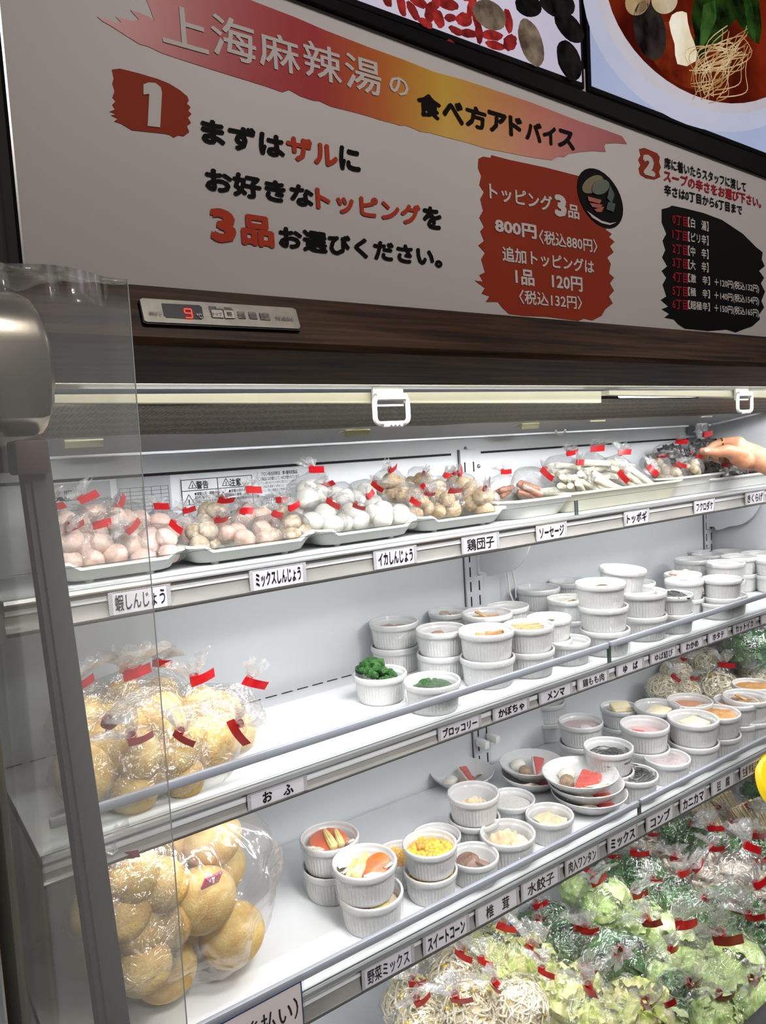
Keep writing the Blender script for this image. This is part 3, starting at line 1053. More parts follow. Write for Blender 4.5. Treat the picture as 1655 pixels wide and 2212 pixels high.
# banner: printed gradient red - orange - yellow - orange - red along the stroke
mban, nt, N, L, b = newmat('banner_print')
tc = N.new('ShaderNodeTexCoord')
sp = N.new('ShaderNodeSeparateXYZ')
L.new(tc.outputs['Object'], sp.inputs[0])
mr = N.new('ShaderNodeMapRange')
mr.inputs[1].default_value = atY(300, 60, SY).x
mr.inputs[2].default_value = atY(1350, 300, SY).x
nz = N.new('ShaderNodeTexNoise')
nz.inputs['Scale'].default_value = 9
L.new(tc.outputs['Object'], nz.inputs['Vector'])
mx_ = N.new('ShaderNodeMath')
mx_.operation = 'MULTIPLY_ADD'
mx_.inputs[1].default_value = 0.03
L.new(nz.outputs['Fac'], mx_.inputs[0])
L.new(sp.outputs['X'], mx_.inputs[2])
L.new(mx_.outputs[0], mr.inputs[0])
rp = N.new('ShaderNodeValToRGB')
rp.color_ramp.elements[0].position = 0.0
rp.color_ramp.elements[0].color = (*srgb('#b3222a'), 1)
rp.color_ramp.elements[1].position = 1.0
rp.color_ramp.elements[1].color = (*srgb('#a8181f'), 1)
for pos, c in ((0.28, '#b5252b'), (0.40, '#cf6a1d'), (0.53, '#e0b324'), (0.60, '#dc9a20'), (0.74, '#cb5a1e'), (0.86, '#b52a22')):
    e = rp.color_ramp.elements.new(pos)
    e.color = (*srgb(c), 1)
L.new(mr.outputs[0], rp.inputs[0])
L.new(rp.outputs[0], b.inputs['Base Color'])
b.inputs['Roughness'].default_value = 0.35
ban = [(210, 36), (228, 41), (247, 48), (262, 48), (250, 36), (268, 41), (287, 45), (300, 42), (282, 22), (300, 27), (322, 36), (334, 46), (325, 20), (312, -12), (430, -40), (541, 0), (640, 38), (702, 65), (800, 103), (870, 128), (937, 155), (1000, 172), (1058, 191), (1150, 222), (1255, 263), (1300, 278), (1344, 294), (1355, 311), (1330, 309), (1309, 310), (1306, 316), (1309, 328), (1280, 326), (1255, 328), (1229, 332), (1219, 339), (1206, 338), (1193, 346), (1150, 340), (1048, 320), (1010, 308), (955, 294), (930, 287), (908, 284), (895, 278), (877, 271), (865, 271), (845, 265), (821, 259), (800, 252), (760, 241), (715, 230), (690, 218), (677, 217), (650, 208), (625, 194), (610, 199), (580, 188), (542, 176), (490, 160), (436, 143), (390, 128), (351, 115), (320, 100), (301, 95), (271, 76), (240, 56), (222, 46)]
BY = SY - 0.0006
outline('banner', ban, mban, sb, BY)
mredp = mat('brick_red_print', '#a13a22', 0.6, spec=0.12, var=0.04, scale=6)
mredt = mat('red_print', '#c2452b', 0.6, spec=0.12, var=0.04)
mcrim = mat('crimson_print', '#b81f2e', 0.6, spec=0.12, var=0.04)
mblk = mat('black_print', '#0e0d0d', 0.6, spec=0.1, var=0.05)
mwp = mat('white_print', '#ded8d4', 0.6, spec=0.12, var=0.02)
outline('number_badge', [(242, 150), (259, 148), (300, 158), (340, 170), (365, 180), (388, 194), (405, 208), (408, 217), (404, 224), (412, 231), (407, 239), (414, 246), (406, 254), (413, 265), (404, 272), (409, 285), (397, 294), (385, 292), (376, 297), (366, 291), (358, 289), (330, 286), (285, 281), (262, 267), (247, 262), (255, 256), (240, 249), (252, 246), (237, 241), (249, 236), (243, 226), (250, 218), (243, 210), (248, 196), (243, 180), (246, 168)], mredp, sb, BY)
outline('number_badge', [(1381, 322), (1392, 319), (1420, 331), (1426, 340), (1424, 350), (1428, 361), (1424, 372), (1427, 382), (1414, 388), (1396, 385), (1383, 377), (1380, 364), (1384, 356), (1379, 345), (1384, 336)], mredp, sb, BY)
red_box = [(1034, 343), (1044, 338), (1060, 341), (1062, 335), (1100, 345), (1180, 362), (1250, 380), (1290, 400), (1296, 425), (1300, 450), (1310, 497), (1322, 505), (1316, 512), (1328, 522), (1318, 532), (1326, 545), (1312, 556), (1320, 570), (1316, 590), (1327, 600), (1318, 612), (1327, 628), (1316, 640), (1324, 655), (1308, 668), (1300, 682), (1280, 692), (1262, 688), (1250, 693), (1180, 684), (1130, 682), (1100, 678), (1085, 664), (1076, 652), (1050, 652), (1058, 640), (1041, 634), (1048, 622), (1026, 606), (1044, 608), (1036, 594), (1048, 588), (1040, 560), (1048, 546), (1034, 530), (1046, 520), (1038, 500), (1046, 490), (1036, 470), (1044, 455), (1038, 430), (1046, 415), (1036, 400), (1040, 380), (1033, 362)]
outline('price_panel', red_box, mredp, sb, BY)
black_box = [(1430, 452), (1445, 448), (1452, 444), (1480, 450), (1520, 460), (1560, 475), (1605, 505), (1635, 535), (1648, 545), (1646, 560), (1652, 575), (1640, 585), (1651, 600), (1644, 612), (1653, 630), (1645, 650), (1651, 664), (1640, 680), (1642, 690), (1625, 705), (1605, 712), (1590, 718), (1570, 712), (1530, 715), (1480, 710), (1465, 700), (1456, 690), (1436, 686), (1446, 678), (1430, 668), (1444, 662), (1428, 648), (1440, 640), (1432, 615), (1440, 600), (1430, 585), (1442, 575), (1431, 556), (1438, 540), (1432, 520), (1440, 505), (1430, 480)]
outline('spice_panel', black_box, mblk, sb, BY)
TY = SY - 0.0014


def sign_text(s, xl, yt, yb, xr, m, bold=0.035):
    a, c = atY(xl, yb, TY), atY(xl, yt, TY)
    x1 = x_on(xr, TY, a.z)
    put_text(s, sb, a.x, a.z, x1, c.z, TY, m, bold)


def sign_line(pieces, xl, yt, yb, yt2, yb2, xr, bold=0.035):
    """pieces (text, x0, x1, material) on one level line from (xl, yt..yb) to (xr, yt2..yb2)"""
    for s, p0, p1, m in pieces:
        f, g = (p0 - xl) / (xr - xl), (p1 - xl) / (xr - xl)
        a = atY(p0, yb + (yb2 - yb) * f, TY)
        c = atY(p0, yt + (yt2 - yt) * f, TY)
        d = atY(p1, yb + (yb2 - yb) * g, TY)
        put_text(s, sb, a.x, a.z, d.x, c.z, TY, m, bold)


for s, x0, y0, x1, y1 in (('上', 352, 2, 452, 96), ('海', 460, 26, 556, 122), ('麻', 562, 62, 650, 146), ('辣', 658, 84, 740, 168), ('湯', 748, 112, 826, 194), ('の', 842, 160, 884, 206)):
    a, c = atY(x0, y1 - 6, TY), atY(x0, y0, TY)
    put_text(s, sb, a.x, a.z, x_on(x1, TY, a.z), c.z, TY, mwp, 0.012 if s != 'の' else 0.02)
for i, (s, x0, x1) in enumerate((('食', 903, 955), ('べ', 957, 1003), ('方', 1007, 1053), ('ア', 1056, 1097), ('ド', 1101, 1130), ('バ', 1136, 1172), ('イ', 1174, 1203), ('ス', 1206, 1243))):
    yt = 196 + (x0 - 903) * 0.262
    yb = 248 + (x0 - 903) * 0.225
    a, c = atY(x0, yb, TY), atY(x0, yt, TY)
    put_text(s, sb, a.x, a.z, x_on(x1, TY, a.z), c.z, TY, mblk, 0.045)
outline('lettering', [(310, 182), (321, 178), (336, 179), (347, 188), (350, 200), (346, 275), (319, 272), (322.5, 203), (310, 204)], mwp, sb, TY)
sign_text('2', 1390, 331, 376, 1416, mwp, 0.07)
sign_line([('まずは', 437, 617, mblk), ('ザル', 621, 732, mredt), ('に', 735, 780, mblk)], 437, 252, 308, 322, 374, 780, 0.045)
sign_line([('お好きな', 445, 680, mblk), ('トッピング', 684, 911, mredt), ('を', 915, 956, mblk)], 445, 359, 412, 450, 498, 956, 0.045)
sign_line([('3', 457, 513, mredt)], 457, 447, 521, 447, 527, 513, 0.06)
sign_line([('品', 523, 594, mredt)], 523, 460, 528, 466, 531, 594, 0.05)
sign_line([('お選びください。', 604, 957, mblk)], 604, 487, 535, 545, 583, 957, 0.045)
sign_line([('トッピング', 1058, 1194, mwp)], 1058, 394, 430, 430, 463, 1194, 0.025)
sign_line([('3', 1199, 1225, mwp)], 1199, 418, 466, 424, 469, 1225, 0.06)
sign_line([('品', 1228, 1252, mwp)], 1228, 440, 470, 446, 473, 1252, 0.025)
sign_line([('800円', 1070, 1160, mwp)], 1070, 470, 502, 486, 519, 1160, 0.04)
sign_line([('〈税込880円〉', 1165, 1291, mwp)], 1165, 495, 526, 513, 543, 1291, 0.02)
sign_line([('追加トッピングは', 1086, 1284, mwp)], 1086, 531, 564, 560, 591, 1284, 0.025)
sign_line([('1品　120円', 1114, 1259, mwp)], 1114, 579, 614, 597, 629, 1259, 0.03)
sign_line([('〈税込132円〉', 1122, 1258, mwp)], 1122, 625, 656, 640, 667, 1258, 0.02)
sign_line([('席に着いたらスタッフに渡して', 1436, 1612, mblk)], 1436, 338, 363, 385, 407, 1612, 0.025)
sign_line([('スープの辛さをお選び下さい。', 1435, 1645, mcrim)], 1435, 365, 391, 425, 449, 1645, 0.03)
sign_line([('辛さは0丁目から6丁目まで', 1436, 1604, mblk)], 1436, 397, 421, 444, 465, 1604, 0.025)
for k, (s, xr) in enumerate((('【白　湯】', 1531), ('【ピリ辛】', 1531), ('【中　辛】', 1531), ('【大　辛】', 1531), ('【激　辛】＋120円(税込132円)', 1640), ('【極　辛】＋140円(税込154円)', 1640), ('【超極辛】＋150円(税込165円)', 1640))):
    yc = (473, 505, 536, 566, 597, 627, 656)[k]
    sl = (0.19, 0.17, 0.15, 0.14, 0.125, 0.11, 0.10)[k]
    sign_line([(f'{k}丁目', 1453, 1486, mcrim), (s, 1487, xr, mwp)], 1453, yc - 11, yc + 11, yc - 11 + sl * 187, yc + 11 + sl * 187 - 1, 1640, 0.02)
# bowl drawing beside the price panel
mol = mat('olive_print', '#6d5e1c', 0.4)
mgr = mat('dull_green_print', '#4f5a3c', 0.4)
mog = mat('orange_print', '#b5482a', 0.4)
mdg = mat('dark_green_print', '#24402f', 0.4)


def ell(cx_, cy_, a, b_, ang, n=28, t0=0, t1=360):
    r_ = math.radians(ang)
    return [(cx_ + a * math.cos(t) * math.cos(r_) - b_ * math.sin(t) * math.sin(r_), cy_ + a * math.cos(t) * math.sin(r_) + b_ * math.sin(t) * math.cos(r_)) for t in [math.radians(t0 + (t1 - t0) * k / n) for k in range(n)]]


bw = outline('bowl_drawing', ell(1297, 428, 70, 42, 62), mblk, sb, SY - 0.0016)
outline('rice', ell(1281, 398, 26, 16, -35), mol, bw, SY - 0.0026, 0.0006)
outline('greens', ell(1298, 404, 20, 15, -30), mgr, bw, SY - 0.0034, 0.0006)
outline('rim_line', [(1268, 455), (1280, 470), (1300, 482), (1318, 486), (1332, 480), (1318, 482), (1300, 477), (1283, 466)], mwp, bw, SY - 0.0028, 0.0006)
for q in ([(1270, 424), (1300, 432), (1296, 440), (1272, 434)], [(1274, 438), (1302, 442), (1298, 450), (1280, 447)], [(1284, 452), (1306, 446), (1300, 458), (1290, 458)]):
    outline('carrot', q, mog, bw, SY - 0.0034, 0.0006)
for q in ([(1318, 400), (1328, 420), (1322, 440), (1312, 428)], [(1314, 436), (1330, 440), (1326, 458), (1310, 452)]):
    outline('spinach', q, mdg, bw, SY - 0.0034, 0.0006)

# ------------------------------------------------------------------ two screens above the signboard
MY = 0.745


def screen(name, label, bl, br, height, m_back):
    """screen whose lower edge runs between the picture points bl and br; returns a mapper"""
    t = thing('wall_screen', label, 'screen', (0, 0, 0), 'screens above the signboard')
    a, b_ = atY(*bl, MY), atY(*br, MY)
    u = (b_ - a)
    w_ = u.length
    u.normalize()
    v = Vector((-u.z, 0, u.x))
    mb = MB()
    c = a + u * w_ / 2 + v * height / 2
    ang = -math.atan2(u.z, u.x)
    mb.box(c + Vector((0, 0.012, 0)), (w_ + 0.016, 0.024, height + 0.016), 0.002, rot=(0, ang, 0))
    part('bezel', mb, MT['bezel'], t)
    part('display', MB().box(c + Vector((0, -0.0006, 0)), (w_, 0.0012, height), rot=(0, ang, 0)), m_back, t, smooth=False)
    return t


MLY = MY - 0.0018
# long black rail between the screens and the board
a, b_ = atY(760, 18, MY), atY(1900, 430, MY)
u = b_ - a
mb = MB().prism([atY(560, -62, MY - 0.004), atY(1900, 432, MY - 0.004), atY(1900, 472, MY - 0.004), atY(560, -42, MY - 0.004)], 0.03)
part('black_rail', mb, MT['bezel'], sb, smooth=False)

mgb = glow('screen_white', '#d9d2e2', 0.8, '#c9c0d6', 3)
t1 = screen('wall_screen', 'lit screen showing red berries and nutmegs on white, upper centre', (640, -48), (1256, 178), 0.42, mgb)
mber = [glow('berry_glow', '#a8332f', 0.62, '#6e1d20', 60), glow('berry_glow_bright', '#c23a34', 0.7, '#7d2022', 60)]
mnut = glow('nutmeg_glow', '#a08c78', 0.62, '#5b4a3e', 35)
mdk = glow('dark_pod_glow', '#2b2726', 0.5, '#0c0b0c', 40)
rng = random.Random(4)


def spot_shape(cx_, cy_, a, b_, ang, jit=0.1):
    p = ell(cx_, cy_, a, b_, ang, 20)
    return [(cx_ + (x - cx_) * (1 + rng.uniform(-jit, jit)), cy_ + (y - cy_) * (1 + rng.uniform(-jit, jit))) for x, y in p]


berries = [(835, -5, 22, 9, 70), (868, 12, 24, 9, 78), (892, 22, 24, 9, 60), (905, 5, 20, 10, 30), (930, 25, 24, 12, 95), (948, 40, 22, 11, 70), (967, 8, 26, 12, 20), (942, 5, 16, 9, 90), (973, 38, 13, 9, 0), (1003, 42, 18, 15, 10), (1030, 40, 24, 8, 80), (1020, 15, 22, 10, 100), (1012, 72, 20, 9, 10), (1064, 76, 24, 11, 10), (1035, 70, 26, 8, 85), (1070, 98, 22, 9, 20), (1102, 92, 18, 15, 100), (1098, 45, 28, 9, 80), (985, 66, 18, 8, 30), (920, 50, 18, 8, 30), (860, -15, 20, 9, 10), (1008, -8, 18, 10, 20), (975, 92, 10, 5, 40)]
for k, (cx_, cy_, a, b_, g) in enumerate(berries):
    outline('berry_image', spot_shape(cx_, cy_, a, b_, g), mber[k % 2], t1, MLY - 0.0005 * (k % 3), 0.0004)
for cx_, cy_, a, b_, g in ((1058, 32, 40, 28, 40), (1148, 92, 54, 24, 72)):
    outline('nutmeg_image', spot_shape(cx_, cy_, a, b_, g, 0.03), mnut, t1, MLY - 0.002, 0.0004)
for cx_, cy_, a, b_, g in ((1142, 12, 30, 24, 30), (1205, 8, 40, 28, 20), (1230, 58, 42, 22, 50), (1230, 130, 46, 24, 70)):
    outline('black_pod_image', spot_shape(cx_, cy_, a, b_, g, 0.04), mdk, t1, MLY - 0.0022, 0.0004)

t2 = screen('wall_screen', 'lit screen showing a white bowl of red noodle soup, upper right', (1278, 186), (1900, 424), 0.46, glow('screen_lavender', '#c3cbe6', 0.75, '#aab6da', 3))
sc_el = [('bowl_image', ell(1516, 30, 285, 224, 44, 48), glow('bowl_white_glow', '#d8d9ea', 0.75, '#c2c5dc', 2), 0),
         ('bowl_inner_image', ell(1520, 14, 262, 200, 44, 48), glow('bowl_inner_glow', '#e2dde6', 0.72, '#c9c0cb', 3), 1),
         ('soup_image', ell(1524, 4, 248, 184, 46, 48), glow('soup_glow', '#8e2c14', 0.6, '#4a120a', 9), 2),
         ('broth_shine_image', ell(1480, 120, 90, 60, 40, 30), glow('broth_glow', '#9c3a1c', 0.6, '#5e1a0d', 18), 3),
         ('mushroom_image', ell(1404, 65, 66, 34, 78), glow('black_mushroom_glow', '#4a403c', 0.5, '#191412', 22), 4),
         ('egg_image', ell(1378, 2, 26, 32, 20), glow('egg_glow', '#d9bf92', 0.65, '#a9825a', 14), 4),
         ('egg_image', ell(1436, 0, 28, 30, 10), glow('egg_glow_white', '#e8dcc2', 0.7, '#c2ab7c', 14), 5),
         ('greens_image', [(1500, 0), (1560, -30), (1640, 0), (1646, 60), (1640, 96), (1622, 82), (1606, 66), (1590, 40), (1572, 62), (1560, 84), (1535, 112), (1510, 128), (1498, 116), (1502, 80), (1494, 40)], glow('greens_glow', '#35561f', 0.45, '#101a0a', 26), 4),
         ('leaf_image', [(1520, 10), (1545, 0), (1548, 40), (1528, 88), (1512, 110), (1514, 60)], glow('leaf_glow', '#55803a', 0.5, '#24401a', 30), 5),
         ('leaf_image', [(1606, 0), (1622, 0), (1634, 50), (1632, 92), (1618, 70)], glow('leaf_glow_dark', '#3f6a2c', 0.45, '#1a3012', 30), 5),
         ('tofu_image', [(1452, 32), (1462, 26), (1474, 24), (1484, 28), (1486, 48), (1492, 72), (1500, 92), (1506, 112), (1503, 132), (1484, 143), (1464, 138), (1459, 118), (1458, 95), (1450, 70), (1446, 48)], glow('tofu_glow', '#f6efe0', 0.9, '#dccba2', 16), 6)]
for nm, pl, m, lv in sc_el:
    outline(nm, pl, m, t2, MLY - 0.0005 * lv, 0.0004)
mno = [glow('noodle_glow', '#e0c48c', 0.7, '#a87a44', 20), glow('noodle_glow_pale', '#efdcb2', 0.75, '#c59a60', 20)]
for k in range(44):
    x0, y0 = rng.uniform(1560, 1628), rng.uniform(50, 128)
    x1, y1 = rng.uniform(1488, 1560), rng.uniform(130, 225)
    bend = rng.uniform(-38, 38)
    b2 = rng.uniform(-14, 14)
    pts = []
    for j in range(13):
        f = j / 12
        pts.append(atY(x0 + (x1 - x0) * f + bend * math.sin(PI * f) + b2 * math.sin(2 * PI * f), y0 + (y1 - y0) * f + bend * 0.6 * math.sin(PI * f) - b2 * math.sin(3 * f), MLY - 0.0036 - 0.00012 * (k % 6)))
    part('noodle_image', MB().tube(pts, 0.00095, 5, flat=0.3, up=(0, 1, 0)), mno[k % 2], t2)


# ------------------------------------------------------------------ ramekins and their contents (unit: rim radius 1)
ORD = ['first', 'second', 'third', 'fourth', 'fifth', 'sixth', 'seventh', 'eighth', 'ninth', 'tenth', 'eleventh', 'twelfth']
FM = {}


def fm(k, *a, **kw):
    if k not in FM:
        FM[k] = mat(k, *a, **kw)
    return FM[k]


RH = 1.02


def ramekin_mesh():
    mb = MB()
    nf = 46

    def fl(th, r, z, i):
        return fl_amp[i] * (abs(math.sin(nf * th / 2)) - 0.5)
    prof = [(0, 0.02), (0.74, 0.02), (0.76, 0.0), (0.82, 0.0), (0.845, 0.03), (0.852, 0.08), (0.862, 0.2), (0.885, 0.45), (0.905, 0.66), (0.912, 0.74), (0.935, 0.765), (0.975, 0.785), (0.99, 0.81), (1.0, 0.86), (1.0, 0.95), (0.99, 1.0), (0.965, RH), (0.935, 1.01), (0.915, 0.985), (0.905, 0.93), (0.895, 0.875), (0.865, 0.85), (0.845, 0.8), (0.825, 0.5), (0.79, 0.16), (0.7, 0.1), (0, 0.09)]
    fl_amp = [0] * len(prof)
    for i, a in ((5, 0.016), (6, 0.032), (7, 0.034), (8, 0.032), (9, 0.012)):
        fl_amp[i] = a
    mb.lathe(prof, 138, fl)
    return mb.mesh('dish', MT['porcelain'], True, 50)


def cling_mesh(seed, lid=True):
    """thin wrap hugging the rim and the upper side, ragged lower hem; the lid sags a little"""
    rng = random.Random(seed)
    mb = MB()
    ph = [rng.uniform(0, 6.28) for _ in range(6)]

    def fn(th, r, z, i):
        if z > 0.95:
            return 0.0
        return 0.012 * math.sin(11 * th + ph[0] + z * 4) + 0.012 * math.sin(23 * th + ph[1] - z * 9) + 0.008 * math.sin(5 * th + ph[2])
    side = [(0.955, 0.2), (0.955, 0.35), (0.965, 0.5), (0.975, 0.64), (0.99, 0.76), (1.015, 0.85), (1.018, 0.96), (1.004, 1.015), (0.97, 1.035)]
    mb.lathe(side, 72, fn)
    for v in mb.bm.verts:
        if v.co.z < 0.3:
            th = math.atan2(v.co.y, v.co.x)
            v.co.z += 0.16 * math.sin(2 * th + ph[3]) + 0.09 * math.sin(5 * th + ph[4]) + 0.05 * math.sin(13 * th + ph[5])
    return mb.mesh('cling_film', MT['cling'])


def lid_mesh(seed):
    mb = MB()
    mb.lathe([(0.965, 1.034), (0.9, 1.02), (0.7, 1.005), (0.45, 0.995), (0.2, 0.99), (0, 0.99)], 40)
    for v in mb.bm.verts:
        v.co.z += 0.012 * mnoise.noise(v.co * 3 + Vector((seed, 0, 0)))
    return mb.mesh('film_lid', MT['lid'])


DISH = ramekin_mesh()
CLING = [cling_mesh(k) for k in range(5)]
LID = [lid_mesh(k * 3.3) for k in range(3)]


def fill_disc(name, z, m, amp=0.05, r=0.82, freq=3.0, seed=0):
    mb = MB()
    mb.lathe([(r, z), (r * 0.85, z + amp * 0.3), (r * 0.6, z + amp * 0.6), (r * 0.3, z + amp * 0.8), (0, z + amp)], 28)
    for v in mb.bm.verts:
        if math.hypot(v.co.x, v.co.y) < r * 0.97:
            v.co.z += amp * mnoise.noise(v.co * freq + Vector((seed, seed, 0)))
    return (name, mb.mesh(name, m))


def broccoli_mesh(seed, s=1.0):
    rng = random.Random(seed)
    mb = MB()
    for k in range(34):
        a, b_ = rng.uniform(0, 2 * PI), math.acos(rng.uniform(0.0, 1))
        p = Vector((math.sin(b_) * math.cos(a), math.sin(b_) * math.sin(a), math.cos(b_) * 0.75)) * 0.34 * s
        mb.blob(p, 0.12 * s * rng.uniform(0.8, 1.2), 0.3, 3.0, k, 2, fine=0.25, ffreq=9)
    return mb.mesh('floret', fm('broccoli_green', '#3d7a2c', 0.6, var=0.2, col2='#1c4a16', scale=9, bump=0.8, bscale=40))


CONT = {}


def lump(name, m, spec, seed=0):
    """one lumpy piece per spec item (x, y, z, sx, sy, sz, rot)"""
    out = []
    for i, (x, y, z, sx, sy, sz, r) in enumerate(spec):
        mb = MB().blob((0, 0, 0), (sx, sy, sz), 0.28, 1.6, seed + i * 1.7, 3, fine=0.06, ffreq=6)
        out.append((name, mb.mesh(name, m), Matrix.Translation((x, y, z)) @ Euler(r).to_matrix().to_4x4()))
    return out


def cut(name, m, spec, bevel=0.03):
    out = []
    for (x, y, z, sx, sy, sz, r) in spec:
        mb = MB().box((0, 0, 0), (sx, sy, sz), bevel)
        out.append((name, mb.mesh(name, m), Matrix.Translation((x, y, z)) @ Euler(r).to_matrix().to_4x4()))
    return out


def kernels():
    rng = random.Random(8)
    mb = MB()
    for k in range(95):
        a, r_ = rng.uniform(0, 2 * PI), 0.78 * math.sqrt(rng.random())
        z = 0.66 + 0.2 * (1 - r_ / 0.8) + rng.uniform(0, 0.1)
        mb.blob((r_ * math.cos(a), r_ * math.sin(a), z), (0.135 * rng.uniform(0.8, 1.15), 0.11, 0.1), 0.15, 2, k, 2, rot=(rng.uniform(-1, 1), rng.uniform(-1, 1), rng.uniform(0, 6)))
    return mb.mesh('sweetcorn', fm('corn_yellow', '#f2c531', 0.25, var=0.1, col2='#d99a1c', scale=3, coat=0.4))


def baby_corn():
    mb = MB()

    def fl(th, r, z, i):
        return r * (0.1 * math.sin(th * 10) + 0.05 * math.sin(z * 95))
    prof = [(0.0, -0.48), (0.1, -0.46)] + [(0.13 - 0.07 * max(0, (k - 10) / 24) ** 1.3, -0.44 + k * 0.88 / 34) for k in range(35)] + [(0.03, 0.47), (0, 0.48)]
    mb.lathe(prof, 40, fl)
    return mb.mesh('baby_corn', fm('baby_corn', '#f3e2a2', 0.4, var=0.06, col2='#e6cc7c', scale=4))


def carrot_slice():
    mb = MB().lathe([(0, 0.05), (0.2, 0.052), (0.21, 0.046), (0.42, 0.05), (0.45, 0.03), (0.45, -0.03), (0.42, -0.05), (0, -0.05)], 30)
    return mb.mesh('carrot_slice', fm('carrot_orange', '#ee7230', 0.35, var=0.08, col2='#e4602a', scale=3, coat=0.2))


def petal(name, m, seed, a=0.42, b_=0.3):
    mb = MB()

    def f(u, v):
        x, y = (u - 0.5) * 2 * a, (v - 0.5) * 2 * b_ * math.sin(PI * min(0.97, max(0.1, u)))
        return (x, y, 0.18 * math.cos(v * PI * 1.2 - 0.6) * math.sin(u * PI) + 0.05 * mnoise.noise(Vector((u * 3 + seed, v * 3, 0))))
    mb.grid(f, 12, 10)
    me = mb.mesh(name, m)
    return me


def dumpling(seed):
    mb = MB()

    def f(u, v):
        t = u * PI
        r_ = 0.42
        x = -r_ * math.cos(t) * 1.25
        e = v
        y = (0.24 * math.sin(PI * e)) * (1 if e < 0.5 else -1) * math.sin(t) * (1 - abs(2 * e - 1) ** 3)
        h = abs(2 * e - 1)
        z = 0.38 * h * math.sin(t) + (0.05 * math.sin(u * 34) * h * h)
        y = (0.26 * (1 - h ** 1.6) if e < 0.5 else -0.26 * (1 - h ** 1.6)) * math.sin(t) + 0.04 * math.sin(u * 26) * h
        return (x, y, z)
    mb.grid(f, 36, 16)
    return mb.mesh('dumpling', fm('dumpling_dough', '#e3d3b4', 0.4, var=0.07, col2='#cdb68e', scale=3, sss=0.2))


def strands(n, r, zb, zt, rad, m, seed, name, turns=1.4, seg=12):
    rng = random.Random(seed)
    mb = MB()
    for k in range(n):
        a = rng.uniform(0, 2 * PI)
        c = Vector((rng.uniform(-0.3, 0.3) * r, rng.uniform(-0.3, 0.3) * r, rng.uniform(zb, zt)))
        rr = r * rng.uniform(0.25, 0.7)
        tl = rng.uniform(-0.35, 0.35)
        pts = []
        for j in range(seg):
            t = a + turns * PI * j / (seg - 1)
            pts.append(c + Vector((rr * math.cos(t), rr * math.sin(t) * rng.uniform(0.9, 1.1), tl * rr * math.sin(t * 1.3) + rng.uniform(-0.02, 0.02))))
        mb.tube(pts, rad * rng.uniform(0.7, 1.2), 5)
    return (name, mb.mesh(name, m))


